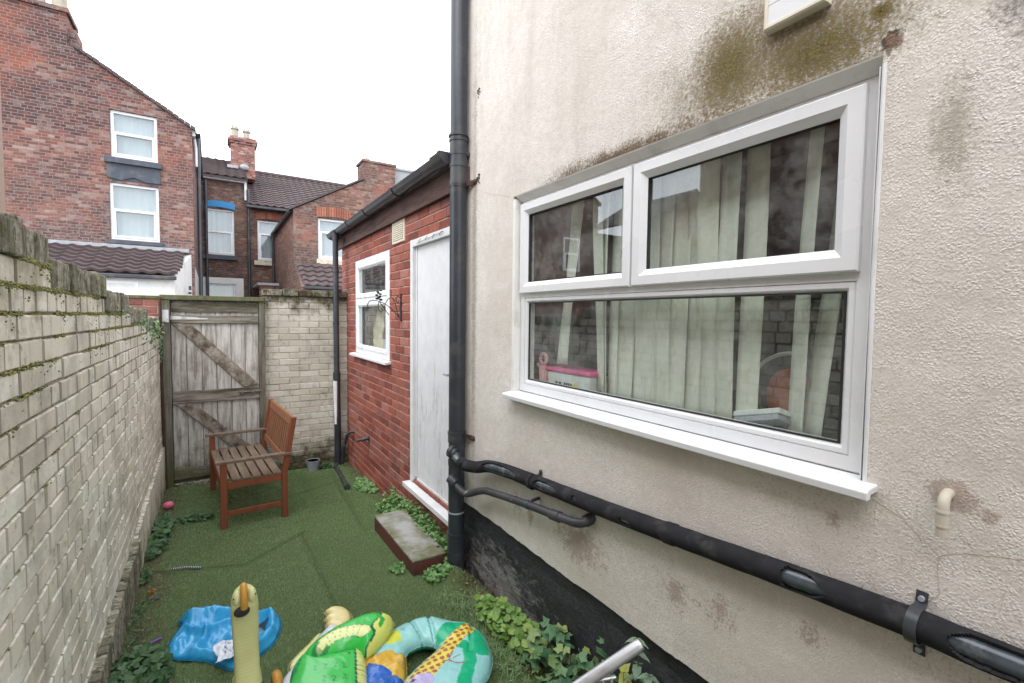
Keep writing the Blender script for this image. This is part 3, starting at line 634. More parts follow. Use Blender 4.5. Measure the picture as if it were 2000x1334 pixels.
# ================= gate =================
GT = thing('wooden_gate', (0.03, 6.2, -1.87), 'weathered white ledged and braced yard gate with peeling green-stained boards and brown frame', 'gate')
fr = MB(); fr.box(-0.455, 6.14, -1.9, -0.375, 6.24, 0.15); fr.box(0.455, 6.15, -1.9, 0.508, 6.24, 0.15); fr.box(-0.46, 6.13, 0.151, 0.508, 6.24, 0.198)
fr.build('gate_frame', M['gateframe'], GT, bevel=0.004)
xs = [-0.372, -0.24, -0.10, 0.035, 0.175, 0.315, 0.452]
bd = MB()
for a, b in zip(xs, xs[1:]):
    j = random.uniform(-0.003, 0.003); bd.box(a + 0.0025, 6.200 + j, -1.80 + random.uniform(-0.01, 0.01), b - 0.0025, 6.222 + j, 0.135)
bd.build('boards', M['gateboard'], GT, bevel=0.003)
sp_ = MB(); sp_.box(-0.385, 6.225, -1.85, 0.47, 6.24, 0.15); sp_.build('stop_board', M['gateframe'], GT)
for (z0, z1) in ((-0.10, -0.012), (-0.965, -0.835), (-1.79, -1.675)):
    r_ = MB(); r_.box(-0.371, 6.172, z0, 0.452, 6.199, z1); r_.build('ledge', M['gaterail'], GT, bevel=0.005)
r_ = MB(); r_.box(-0.366, 6.181, 0.02, 0.44, 6.199, 0.125); r_.build('head_board', M['gaterail'], GT, bevel=0.004)
for pts in ([(-0.36, -0.105), (-0.20, -0.105), (0.445, -0.80), (0.30, -0.832)], [(-0.35, -0.97), (-0.19, -0.97), (0.445, -1.60), (0.33, -1.67)]):
    r_ = MB(); r_.prism(pts, (0, 6.199, 0), (1, 0, 0), (0, 0, 1), (0, -1, 0), 0.024); r_.build('brace', M['gatebrace'], GT, bevel=0.005)
hg = MB(); hg.prism([(-0.385, -0.062), (-0.385, -0.020), (-0.04, -0.046), (-0.04, -0.058)], (0, 6.170, 0), (1, 0, 0), (0, 0, 1), (0, -1, 0), 0.005)
hg.box(-0.44, 6.125, -0.09, -0.385, 6.138, 0.04); hg.build('strap_hinge', M['whitemetal'], GT)
bl = MB(); bl.box(0.24, 6.160, -0.90, 0.46, 6.170, -0.855); bl.tube([(0.25, 6.15, -0.877), (0.47, 6.15, -0.877)], 0.007, 8); bl.box(0.27, 6.140, -0.895, 0.285, 6.16, -0.86); bl.box(0.38, 6.140, -0.895, 0.395, 6.16, -0.86)
bl.build('bolt', M['gaterail'], GT)
stn = MB(); 
for k in range(5): stn.box(-0.33 + k * 0.17, 6.17, -1.93, -0.33 + k * 0.17 + 0.155, 6.30, -1.83 + random.uniform(-0.008, 0.008))
stn.build('threshold_blocks', M['coping'], GT, bevel=0.01)
pl = MB(); pl.tube([(-0.455, 6.11, 0.17), (-0.452, 6.10, -0.9), (-0.435, 6.09, -1.87)], 0.014, 8); pl.build('rusty_pole', M['rust'], origin=(-0.44, 6.1, -1.87), smooth=True, label='thin rusty brown pole standing between the whitewashed wall and the gate', cat='pole')

# ================= rendered house with the big window =================
HZ = thing('rendered_house', (1.6, 1.0, -1.75), 'cream pebble-rendered house wall with black plinth filling the right side', 'house')
WIN = (0.545, 2.292, -0.435, 0.682)     # y0,y1,z0,z1 of the opening
mb = MB()
wall_slab(mb, (1.45, 0, 0), (0, 1, 0), (-1, 0, 0), -1.5, 2.925, -1.20, 5.2, 0.09, [WIN])
# return of the corner and ragged lower edge of render
ys = np.linspace(-1.5, 2.925, 260); low = [(y, -1.268 + 0.007 * mnoise.noise(V(y * 9, 0, 0)) + 0.010 * mnoise.noise(V(y * 3, 2, 0)) + 0.004 * mnoise.noise(V(y * 40, 1, 0))) for y in ys]
mb.prism([(-1.5, -1.2005), *low, (2.925, -1.2005)], (1.45, 0, 0), (0, 1, 0), (0, 0, 1), (1, 0, 0), 0.09)
mb.build('wall', M['render'], HZ)
pb = MB(); NP = 220
for j in range(13):
    for i in range(NP + 1):
        y = -1.5 + 4.42 * i / NP; z = -1.95 + 0.72 * j / 12
        pb.v.append((1.472 + 0.014 * mnoise.noise(V(0, y * 3, z * 5)) + 0.006 * mnoise.noise(V(1, y * 12, z * 16)) - 0.006 * (abs(((z + 1.95) / 0.075) % 1 - 0.5) < 0.4), y, z))
for j in range(12):
    for i in range(NP):
        a = j * (NP + 1) + i; pb.f.append((a, a + 1, a + NP + 2, a + NP + 1))
pb.box(1.49, -1.5, -1.95, 1.60, 2.915, -1.2)
pb.build('plinth', M['plinth'], HZ)
# reveals / soffit bead round the window
WN = MB()
rv = MB(); rv.box(1.4495, 2.270, -0.43, 1.495, 2.2915, 0.664); rv.prism([(1.4505, 0.6815), (1.4525, 0.677), (1.492, 0.653), (1.495, 0.6505), (1.495, 0.6815)], (0, 0.546, 0), (1, 0, 0), (0, 0, 1), (0, 1, 0), 1.723)
rv.build('window_reveal_trim', M['upvc_dirty'], HZ)
O = (1.49, 0, 0); U = (0, 1, 0); Nn = (-1, 0, 0)
wf = MB()
frame_ring(wf, O, U, Nn, 0.552, 2.268, -0.418, 0.650, 0.044, 0.0, back=0.06)
wf.box(1.4905, 0.596, 0.112, 1.55, 2.224, 0.150); wf.box(1.4905, 1.400, 0.151, 1.55, 1.432, 0.6055)
# bead of the fixed lower light
frame_ring(wf, O, U, Nn, 0.5965, 2.2235, -0.3735, 0.1115, 0.028, -0.002, slope=0.014, back=0.05)
win = wf.build('window', M['upvc'], HZ)
for (a, b) in ((1.418, 2.252), (0.588, 1.408)):
    s_ = MB(); frame_ring(s_, (1.49, 0, 0), U, Nn, a, b, 0.136, 0.632, 0.062 if a > 1 else 0.066, 0.020, slope=0.018, back=-0.001)
    s_.build('sash', M['upvc'], win)
    g_ = MB(); frame_ring(g_, (1.49, 0, 0), U, Nn, a + 0.061, b - 0.061, 0.136 + 0.061, 0.632 - 0.061, 0.006, -0.001, back=0.02); g_.build('gasket', M['rubber'], win)
    p_ = MB(); pane(p_, (1.502, 0, 0), U, Nn, a + 0.060, b - 0.060, 0.196, 0.572); p_.build('pane', M['glass'], win)
p_ = MB(); pane(p_, (1.51, 0, 0), U, Nn, 0.62, 2.20, -0.35, 0.09); p_.build('pane', M['glass'], win)
g_ = MB(); frame_ring(g_, (1.492, 0, 0), U, Nn, 0.6235, 2.1965, -0.3465, 0.0845, 0.005, -0.006, back=0.018); g_.build('gasket', M['rubber'], win)
sl = MB(); sl.prism([(1.492, -0.4185), (1.492, -0.438), (1.412, -0.442), (1.412, -0.454), (1.390, -0.454), (1.388, -0.432), (1.398, -0.425)], (0, 0.510, 0), (1, 0, 0), (0, 0, 1), (0, 1, 0), 1.785)
sl.build('sill', M['upvc'], win, bevel=0.003)
tr = MB(); tr.tube([(1.452, 0.541, 0.655), (1.451, 0.543, 0.1), (1.452, 0.540, -0.432)], 0.006, 8); tr.box(1.449, 0.549, -0.43, 1.4895, 0.5515, 0.65); tr.build('sealant_trim', M['whitepaint'], win, smooth=True)
for P_ in ([(0.519, -0.462), (0.458, -0.487), (0.416, -0.523), (0.381, -0.552), (0.384, -0.585), (0.377, -0.644), (0.409, -0.692)], [(0.381, -0.552), (0.340, -0.528), (0.283, -0.512), (0.230, -0.497)], [(0.528, -0.665), (0.505, -0.69), (0.491, -0.725)], [(2.80, 0.86), (2.66, 0.79), (2.54, 0.747), (2.43, 0.72), (2.307, 0.683)]):
    a = MB(); L_ = []
    for (ya, za), (yb, zb_) in zip(P_, P_[1:]):
        for q in range(6): f = q / 6; L_.append((1.4496, ya + (yb - ya) * f + 0.004 * mnoise.noise(V(ya * 50 + q, 1, 0)), za + (zb_ - za) * f + 0.005 * mnoise.noise(V(za * 50 + q, 5, 0))))
    a.tube(L_, 0.0007, 4); a.build('hairline_crack', M['crackline'], HZ)
# vent cover at the top of the picture
vt = thing('vent_cover', (1.45, 0.75, 0.86), 'white slatted vent cover with cream frame fixed high on the rendered wall above the window', 'vent')
a = MB(); frame_ring(a, (1.45, 0, 0), U, Nn, 0.672, 0.845, 0.868, 1.12, 0.012, 0.034, back=0.0); a.build('vent_frame', M['cream'], vt)
a = MB(); 
for k in range(4): a.box(1.420, 0.684, 0.881 + k * 0.058, 1.449, 0.833, 0.881 + k * 0.058 + 0.0565)
a.build('slats', M['upvc'], vt, bevel=0.001)

# room behind the window
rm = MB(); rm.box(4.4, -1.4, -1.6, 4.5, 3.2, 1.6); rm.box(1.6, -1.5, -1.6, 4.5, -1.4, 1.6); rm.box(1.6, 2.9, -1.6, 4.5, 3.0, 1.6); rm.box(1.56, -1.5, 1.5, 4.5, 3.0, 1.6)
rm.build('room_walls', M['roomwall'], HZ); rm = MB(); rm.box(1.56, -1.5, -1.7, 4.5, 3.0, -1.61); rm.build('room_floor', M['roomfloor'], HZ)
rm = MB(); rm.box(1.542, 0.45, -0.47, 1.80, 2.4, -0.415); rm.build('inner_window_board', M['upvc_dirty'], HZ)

# vertical blind: every slat a part
VB = thing('vertical_blind', (1.62, 1.4, 0.75), 'pale green vertical blind with crumpled hanging slats behind the large window', 'blind')
rl = MB(); rl.box(1.60, 0.55, 0.74, 1.64, 2.28, 0.78); rl.build('head_rail', M['upvc'], VB)
def slat(y, ang, tilt=0.0, zb=-0.385, w=0.089, wav=0.0, yz=0.0):
    s = MB(); n = 24; rings = []
    for k in range(n + 1):
        f = k / n; z = 0.74 + (zb - 0.74) * f; a = R_(ang + wav * math.sin(f * 5 + y * 9))
        yc = y + tilt * f + yz * math.sin(f * 3.1); xc = 1.622 + 0.01 * math.sin(f * 4 + y * 20)
        for q in (-1, -0.5, 0, 0.5, 1):
            bow = 0.006 * (1 - q * q)
            s.v.append((xc + math.sin(a) * q * w / 2 + bow, yc + math.cos(a) * q * w / 2, z))
    for k in range(n):
        for q in range(4):
            b = k * 5 + q; s.f.append((b, b + 1, b + 6, b + 5))
    o = s.build('slat', M['blind'], VB, smooth=True, ang=180)
    md = o.modifiers.new('thick', 'SOLIDIFY'); md.thickness = 0.0012
for a in ((1.93, 6, 0.10, -0.25, 0.10, 5), (1.775, 12, -0.03, -0.36, 0.080, 7), (1.715, 30, 0.0), (1.645, 18, 0.0), (1.575, -12, 0.0), (1.50, 10, 0.0, -0.385, 0.089, 4), (1.43, -8, 0.0), (1.355, 12, 0.0),
          (1.285, -6, 0.0), (1.215, 10, 0.0), (1.155, -4, 0.0), (1.066, 14, 0.0), (0.971, 6, 0.0), (0.770, 37, 0.04), (0.662, 30, 0.092)):
    slat(a[0], a[1], a[2], a[3] if len(a) > 3 else -0.385, a[4] if len(a) > 4 else 0.089, a[5] if len(a) > 5 else 2)
# things on the window board
TB = thing('storage_tub', (1.66, 1.97, -0.41), 'white plastic tub with bright pink lid on the window board behind the glass', 'tub')
a = MB(); a.prism([(1.80, -0.413), (2.13, -0.413), (2.15, -0.295), (1.785, -0.295)], (1.60, 0, 0), (0, 1, 0), (0, 0, 1), (1, 0, 0), 0.13); a.build('tub_body', M['tubwhite'], TB, bevel=0.006)
a = MB(); a.box(1.592, 1.775, -0.294, 1.74, 2.16, -0.272); a.build('lid', M['pink'], TB, bevel=0.006)
a = MB()
for k, (y, w) in enumerate(((1.99, 0.012), (1.972, 0.010), (1.955, 0.014), (1.935, 0.010), (2.03, 0.02), (2.06, 0.015))): a.box(1.597, y - w / 2, -0.375 + 0.004 * (k % 2), 1.5995, y + w / 2, -0.345)
a.box(1.597, 1.93, -0.385, 1.5995, 2.08, -0.381); a.build('printed_lettering', M['darkink'], TB)
a = MB(); a.tube([(1.597, 1.90, -0.36), (1.5995, 1.90, -0.36)], 0.022, 16); a.build('printed_spot', M['yellowink'], TB)
a = MB(); ring = [(1.60, 2.185 + 0.030 * math.cos(t_), -0.235 + 0.030 * math.sin(t_)) for t_ in np.linspace(0, 2 * math.pi, 20, endpoint=False)]
a.tube(ring, 0.011, 8, closed=True); a.sphere((1.6, 2.23, -0.27), 0.016); a.tube([(1.60, 2.18, -0.27), (1.60, 2.175, -0.41)], 0.03, 12)
a.build('baby_bottle', M['rattle'], origin=(1.6, 2.18, -0.41), smooth=True, label='pale pink ring-topped plastic bottle beside the tub on the window board', cat='bottle')
FN = thing('drum_fan', (1.74, 0.90, -0.41), 'round dark drum with terracotta face standing behind the blind slats', 'drum')
a = MB(); a.tube([(1.70, 0.86, -0.262), (1.80, 0.83, -0.262)], 0.148, 36); a.build('housing', M['darkgrey'], FN, smooth=True)
a = MB(); a.tube([(1.6935, 0.8620, -0.27), (1.6985, 0.8605, -0.27)], 0.106, 36); a.build('face', M['terracotta'], FN)
a = MB(); a.tube([(1.695, 0.860 + 0.150 * math.cos(t_), -0.262 + 0.150 * math.sin(t_)) for t_ in np.linspace(-0.4, 1.7, 20)], 0.007, 8); a.build('rim', M['tubwhite'], FN, smooth=True)
DV = thing('desk_device', (1.64, 0.92, -0.41), 'small white stand-mounted device lying on the window board by the drum', 'device')
Mx = Matrix.Translation((1.63, 0.92, -0.33)) @ Matrix.Rotation(R_(-14), 4, 'X') @ Matrix.Rotation(R_(18), 4, 'Y')
a = MB(); a.box(-0.045, -0.085, -0.010, 0.045, 0.085, 0.010, Mx); a.build('casing', M['tubwhite'], DV, bevel=0.004)
a = MB(); a.box(-0.045, -0.08, -0.03, 0.045, 0.08, -0.012, Mx); a.box(1.60, 0.87, -0.413, 1.67, 0.97, -0.405); a.beam((1.63, 0.93, -0.41), (1.63, 0.90, -0.35), 0.05, 0.008); a.build('stand', M['galv'], DV)

# ================= red brick shed =================
SH = thing('brick_outhouse', (1.9, 4.6, -1.85), 'red brick lean-to outhouse with white door, small window and brown fascia', 'outhouse')
DO = (3.02, 3.905, -1.43, 0.650); SW = (4.49, 5.75, -0.44, 0.640)
mb = MB(); brick_face(mb, (1.452, 0, 0), (0, 1, 0), (-1, 0, 0), 2.93, 6.47, -1.98, 0.867, 0.0755, 0.225, 0.010, holes=[DO, SW], proud=0.006, jit=0.002, seed=3)
brick_face(mb, (0, 6.464, 0), (1, 0, 0), (0, 1, 0), 1.452, 3.2, -1.98, 0.867, 0.0755, 0.225, 0.010, seed=5)
mb.build('bricks', M['redbrick'], SH)
mm = MB(); wall_slab(mm, (1.452, 0, 0), (0, 1, 0), (-1, 0, 0), 2.93, 6.464, -1.98, 0.866, 0.1, holes=[DO, SW]); mm.box(1.553, 6.36, -1.98, 3.2, 6.464, 0.866)
mm.build('mortar_bed', M['redmortar'], SH)
a = MB(); a.box(1.405, 2.83, 0.858, 1.432, 6.55, 1.03); a.build('fascia', M['fascia'], SH, bevel=0.002)
a = MB(); a.box(1.433, 2.83, 0.869, 1.60, 6.5, 0.99); a.build('soffit', M['fascia'], SH)
a = MB(); a.prism([(1.36, 1.035), (1.36, 1.06), (3.4, 1.55), (3.4, 1.52)], (0, 2.83, 0), (1, 0, 0), (0, 0, 1), (0, 1, 0), 3.75); a.build('roof', M['tile'], SH)
a = MB(); a.box(1.56, 2.83, -1.9, 3.3, 6.35, -1.6); a.box(2.2, 2.93, -1.599, 2.3, 6.35, 0.98); a.build('inner_room', M['shedroom'], SH)
# door
df = MB(); df.box(1.435, 3.845, -1.42, 1.50, 3.903, 0.645); df.box(1.435, 3.03, -1.42, 1.50, 3.08, 0.645); df.box(1.436, 3.081, 0.585, 1.50, 3.844, 0.644)
df.box(1.462, 3.818, -1.38, 1.51, 3.8445, 0.584); df.build('door_frame', M['whitepaint'], SH, bevel=0.003)
dd = MB(); dd.box(1.470, 3.082, -1.385, 1.505, 3.816, 0.583); d_ = dd.build('door', M['doorpaint'], SH, bevel=0.003)
a = MB(); a.tube([(1.43, 3.11, -0.42), (1.47, 3.11, -0.42)], 0.009, 8); a.box(1.418, 3.105, -0.428, 1.428, 3.18, -0.412); a.build('handle', M['galv'], d_)
a = MB(); a.box(1.375, 2.98, -1.472, 1.47, 3.93, -1.432); a.build('door_sill', M['whitepaint'], SH, bevel=0.004)
a = MB(); a.box(1.462, 3.082, -1.431, 1.50, 3.816, -1.386); a.build('weatherboard', M['whitepaint'], SH)
a = MB()
for y in (3.28, 3.42, 3.56, 3.70): a.tube([(1.434, y, 0.602), (1.424, y - 0.02, 0.61), (1.428, y - 0.05, 0.625)], 0.0022, 6)
a.tube([(1.428, 3.2, 0.62), (1.428, 3.74, 0.60)], 0.0018, 6); a.build('cable_clips', M['darkgrey'], SH)
# shed window
O2 = (1.446, 0, 0)
sw = MB(); frame_ring(sw, O2, U, Nn, 4.492, 5.745, -0.432, 0.636, 0.055, 0.006, back=0.06); sw.box(1.441, 4.547, 0.150, 1.50, 5.69, 0.200)
sw_ = sw.build('window', M['upvc'], SH)
for (z0, z1) in ((0.201, 0.580), (-0.376, 0.149)):
    s_ = MB(); frame_ring(s_, O2, U, Nn, 4.548, 5.689, z0, z1, 0.055 if z0 > 0 else 0.045, 0.012, slope=0.016, back=0.05); s_.build('sash', M['upvc'], sw_)
    p_ = MB(); pane(p_, (1.462, 0, 0), U, Nn, 4.59, 5.645, z0 + 0.04, z1 - 0.04); p_.build('pane', M['glass'], sw_)
a = MB(); a.prism([(1.46, -0.433), (1.46, -0.458), (1.385, -0.466), (1.385, -0.445)], (0, 4.44, 0), (1, 0, 0), (0, 0, 1), (0, 1, 0), 1.40); a.build('sill', M['whitepaint'], sw_)
a = MB(); a.box(1.50, 4.6, -0.44, 1.70, 5.68, -0.41); a.build('inner_board', M['whitepaint'], SH)
cl = MB()
for k in range(13):
    f = k / 12; w = 0.02 + 0.24 * f ** 0.7 + 0.015 * math.sin(f * 17); zz = 0.10 - 0.50 * f
    for q in range(9): 
        u = -1 + q / 4; cl.v.append((1.60 + 0.03 * math.cos(q * 1.7 + k * 0.4), 5.30 + u * w + 0.02 * math.sin(k), zz + 0.01 * math.sin(q * 2)))
for k in range(12):
    for q in range(8): b = k * 9 + q; cl.f.append((b, b + 1, b + 10, b + 9))
cl.build('hanging_cloth', M['cloth'], origin=(1.6, 4.85, -0.4), smooth=True, label='cream cloth draped inside the lower pane of the outhouse window', cat='cloth')
a = MB(); a.box(1.53, 4.75, -0.408, 1.62, 4.98, -0.24); a.box(1.54, 4.78, -0.238, 1.61, 4.93, -0.19); a.build('plastic_box', M['bluecloth'], origin=(1.6, 5.15, -0.41), bevel=0.01, label='pale blue box on the sill inside the outhouse window', cat='box')
# air brick
av = MB(); frame_ring(av, (1.446, 0, 0), U, Nn, 4.055, 4.385, 0.665, 0.865, 0.022, 0.012, back=0.02)
for k in range(9): av.box(1.430, 4.078, 0.692 + k * 0.018, 1.445, 4.362, 0.692 + k * 0.018 + 0.011)
av.box(1.432, 4.165, 0.69, 1.440, 4.172, 0.842); av.box(1.432, 4.265, 0.69, 1.440, 4.272, 0.842)
av_ = av.build('air_vent', M['cream'], SH)
a = MB(); a.box(1.441, 4.078, 0.688, 1.4455, 4.362, 0.843); a.build('vent_backing', M['rubber'], SH)

# ================= gutter and downpipe =================
GU = thing('rain_gutter', (1.33, 4.7, 1.0), 'black half-round plastic gutter along the outhouse fascia', 'gutter')
def half_tube(mb, y0, y1, x, z0, z1, r, t=0.004, n=14):
    vs = []
    for (y, z) in ((y0, z0), (y1, z1)):
        for rr in (r, r - t):
            for k in range(n + 1):
                a_ = math.pi + math.pi * k / n; vs.append((x + rr * math.cos(a_), y, z + rr * math.sin(a_)))
    m_ = n + 1; fs = []
    for k in range(n):
        fs.append((k, k + 1, 2 * m_ + k + 1, 2 * m_ + k)); fs.append((m_ + k, 3 * m_ + k, 3 * m_ + k + 1, m_ + k + 1))
        fs.append((k, m_ + k, m_ + k + 1, k + 1)); fs.append((2 * m_ + k, 2 * m_ + k + 1, 3 * m_ + k + 1, 3 * m_ + k))
    fs.append((0, 2 * m_, 3 * m_, m_)); fs.append((n, m_ + n, 3 * m_ + n, 2 * m_ + n)); mb.add(vs, fs)
a = MB(); half_tube(a, 3.05, 6.30, 1.335, 1.075, 1.045, 0.058); a.build('gutter_channel', M['blackpipe'], GU, smooth=True)
for y in (3.95, 4.85, 5.55):
    a = MB(); half_tube(a, y - 0.03, y + 0.03, 1.335, 1.066 - 0.008 * (y - 4), 1.066 - 0.008 * (y - 4), 0.066, 0.006); a.build('union_bracket', M['blackpipe'], GU, smooth=True)
a = MB(); half_tube(a, 2.93, 3.08, 1.335, 1.078, 1.076, 0.070, 0.010); half_tube(a, 2.90, 2.94, 1.335, 1.079, 1.078, 0.076, 0.076)
a.build('stop_end', M['blackpipe'], GU, smooth=True)
a = MB(); half_tube(a, 6.10, 6.50, 1.335, 1.045, 1.044, 0.068, 0.006); half_tube(a, 6.495, 6.51, 1.335, 1.044, 1.044, 0.070, 0.070); a.tube([(1.302, 6.15, 1.01), (1.302, 6.15, 0.93)], 0.042, 16); a.build('outlet', M['blackpipe'], GU, smooth=True)
DP = thing('downpipe', (1.335, 6.13, -1.86), 'black round downpipe in the corner beside the red brick outhouse, pale paint on its foot', 'downpipe')
a = MB(); a.tube([(1.30, 6.15, 0.99), (1.30, 6.14, 0.5), (1.302, 6.13, -0.78)], 0.034, 16); a.build('pipe', M['blackpipe'], DP, smooth=True)
a = MB(); a.tube([(1.302, 6.13, -0.76), (1.31, 6.12, -1.84)], 0.041, 16); a.tube([(1.302, 6.13, -0.70), (1.302, 6.13, -0.80)], 0.045, 16); a.build('lower_pipe', M['blackpipe'], DP, smooth=True, label='lower pipe socket with pale painted strip')
a = MB(); a.tube([(1.286, 6.118, -0.81), (1.293, 6.112, -1.35)], [0.031, 0.025], 16); a.build('paint_patch', M['whitepaint'], DP, smooth=True)
for z in (0.55, -0.1):
    a = MB(); a.tube([(1.301, 6.14, z + 0.02), (1.301, 6.14, z - 0.02)], 0.039, 16); a.build('pipe_clip', M['blackpipe'], DP, smooth=True)
a = MB(); a.tube([(1.462, 5.86, -1.415), (1.41, 5.88, -1.415), (1.375, 5.90, -1.44), (1.35, 5.97, -1.6), (1.34, 6.02, -1.83)], 0.020, 12); w_ = a.build('waste_pipe', M['blackpipe_worn'], origin=(1.37, 5.95, -1.8), smooth=True, label='short bent waste pipe leaving the outhouse wall next to the downpipe', cat='pipe')
a = MB(); a.tube([(1.465, 5.20, -1.34), (1.40, 5.235, -1.36), (1.335, 5.27, -1.375)], 0.019, 12); a.tube([(1.447, 5.2, -1.345), (1.43, 5.215, -1.35)], 0.027, 12); a.build('waste_pipe', M['blackpipe_worn'], origin=(1.40, 5.23, -1.35), smooth=True, label='black pipe stub poking out of the red bricks below the outhouse window', cat='pipe')

# ================= soil pipe and the pipes along the rendered wall =================
SP = thing('soil_pipe', (1.385, 2.87, -1.75), 'thick black soil pipe running up the corner between outhouse door and rendered wall', 'pipe')
sx, sy = 1.385, 2.87
a = MB(); a.tube([(sx, sy, -1.74), (sx, sy, 5.2)], 0.055, 32); a.build('pipe', M['blackpipe'], SP, smooth=True)
def collar(z0, z1, r, beads=()):
    a = MB(); a.tube([(sx, sy, z0), (sx, sy, z1)], r, 32)
    for zb, rb in beads: a.tube([(sx, sy, zb - 0.006), (sx, sy, zb + 0.006)], rb, 32)
    a.build('collar', M['blackpipe'], SP, smooth=True)
collar(0.98, 1.19, 0.0585, ((1.18, 0.066), (1.15, 0.063), (1.06, 0.061)))
collar(0.85, 0.895, 0.0585, ((0.87, 0.0605),)); collar(-0.84, -0.77, 0.0595, ((-0.775, 0.062),)); collar(-1.66, -1.46, 0.060, ((-1.47, 0.064), (-1.51, 0.063), (-1.60, 0.0635))); collar(-0.99, -0.965, 0.0585)
for z in (-0.995, -1.135, -1.32):
    a = MB(); a.tube([(sx, sy, z - 0.005), (sx, sy, z + 0.005)], 0.0578, 32); a.build('strap', M['galv'] if z == -1.32 else M['blackpipe'], SP, smooth=True)
for z in (0.87, -0.80, 2.1):
    a = MB(); a.beam((sx + 0.03, sy - 0.03, z), (1.449, sy - 0.115, z), 0.012, 0.03); a.sphere((1.445, sy - 0.125, z), 0.018, 8, 6); a.build('bracket', M['rust'], SP)
def arc_path(pts, n=6):
    """Catmull-Rom smoothing of a path"""
    P = [V(*p) for p in pts]; out = []
    for i in range(len(P) - 1):
        p0 = P[max(i - 1, 0)]; p1 = P[i]; p2 = P[i + 1]; p3 = P[min(i + 2, len(P) - 1)]
        for k in range(n):
            t_ = k / n; out.append(0.5 * ((2 * p1) + (-p0 + p2) * t_ + (2 * p0 - 5 * p1 + 4 * p2 - p3) * t_ * t_ + (-p0 + 3 * p1 - 3 * p2 + p3) * t_ ** 3))
    return out + [P[-1]]
IP = thing('insulated_pipe', (1.38, 1.2, -0.8), 'long black foam-lagged waste pipe with torn lagging crossing the rendered wall', 'pipe')
path = [(1.335, 2.83, -0.900), (1.35, 2.72, -0.945), (1.375, 2.58, -0.935), (1.395, 2.44, -0.895), (1.405, 2.25, -0.872), (1.413, 2.01, -0.857), (1.413, 1.461, -0.817), (1.413, 1.014, -0.776), (1.413, 0.710, -0.746), (1.413, 0.406, -0.722), (1.413, 0.223, -0.715), (1.413, -0.609, -0.659)]
sm = arc_path(path, 10)
a = MB(); a.tube(sm, 0.0265, 20); a.build('inner_pipe', M['glossblack'], IP, smooth=True)
# lagging: foam tube with torn openings that bare the pipe
fine = []; 
for p, q in zip(sm, sm[1:]):
    L = max(1, int((q - p).length / 0.005)); fine += [p + (q - p) * (k / L) for k in range(L)]
fine = [p for p in fine if p.y < 2.74]
N = 64
def torn(y, th):
    """th: angle, 0 = up, measured in the ring; openings face the yard"""
    for (y0, y1, t0, t1) in ((2.10, 2.47, 35, 122), (1.76, 1.96, 40, 108), (1.62, 1.66, 55, 98), (1.29, 1.36, 80, 128), (0.59, 0.715, 22, 150), (0.05, 0.345, 22, 122), (2.66, 2.70, 60, 110)):
        if y0 < y < y1:
            f = (y - y0) / (y1 - y0); w = min(1.0, (f * 2.2) ** 0.7) * min(1.0, ((1 - f) * 9) ** 0.5)
            mid = (t0 + t1) / 2; hw = (t1 - t0) / 2 * w + 9 * mnoise.noise(V(y * 22, y0 * 9, 0)) * w + 4 * mnoise.noise(V(y * 70, y0 * 9, 3)) * w
            if abs(th - mid) < hw: return True
    return False
rings = [];
for i, p in enumerate(fine):
    tt = (fine[min(i + 1, len(fine) - 1)] - fine[max(i - 1, 0)]).normalized(); u = (V(0, 0, 1) - tt * tt.z).normalized(); w = tt.cross(u)
    # make w point to the yard (-x)
    if w.x > 0: w = -w
    rings.append((p, u, w))
vs = []; fs = []; r0, r1 = 0.0285, 0.0365
for (p, u, w) in rings:
    rr = r1 + 0.0016 * mnoise.noise(V(p.y * 12, 1, 1)) + (0.0035 if abs(p.y - 1.12) < 0.02 else 0)
    for r in (rr, r0):
        for k in range(N):
            th = 2 * math.pi * k / N; vs.append(p + (u * math.cos(th) + w * math.sin(th)) * r)
solid = [[not torn(rings[i][0].y, k * 360 / N + 3) for k in range(N)] for i in range(len(rings) - 1)]
for i in range(len(rings) - 1):
    for k in range(N):
        if not solid[i][k]: continue
        k2 = (k + 1) % N; A = 2 * N * i; B = 2 * N * (i + 1)
        fs.append((A + k, A + k2, B + k2, B + k)); fs.append((A + N + k, B + N + k, B + N + k2, A + N + k2))
        if not solid[i][(k - 1) % N]: fs.append((A + k, B + k, B + N + k, A + N + k))
        if not solid[i][k2]: fs.append((A + k2, A + N + k2, B + N + k2, B + k2))
        if i == 0 or not solid[i - 1][k]: fs.append((A + k, A + N + k, A + N + k2, A + k2))
        if i == len(rings) - 2 or not solid[i + 1][k]: fs.append((B + k, B + k2, B + N + k2, B + N + k))
a = MB(); a.add(vs, fs); a.build('foam_lagging', M['foam'], IP, smooth=True, ang=50)
a = MB(); a.tube([(1.325, 2.845, -0.888), (1.345, 2.80, -0.905)], 0.034, 16); a.tube([(1.325, 2.842, -0.89), (1.335, 2.82, -0.895)], 0.041, 16); a.tube([(1.345, 2.80, -0.906), (1.352, 2.77, -0.925)], 0.026, 14); a.build('boss_connector', M['blackpipe_worn'], IP, smooth=True)
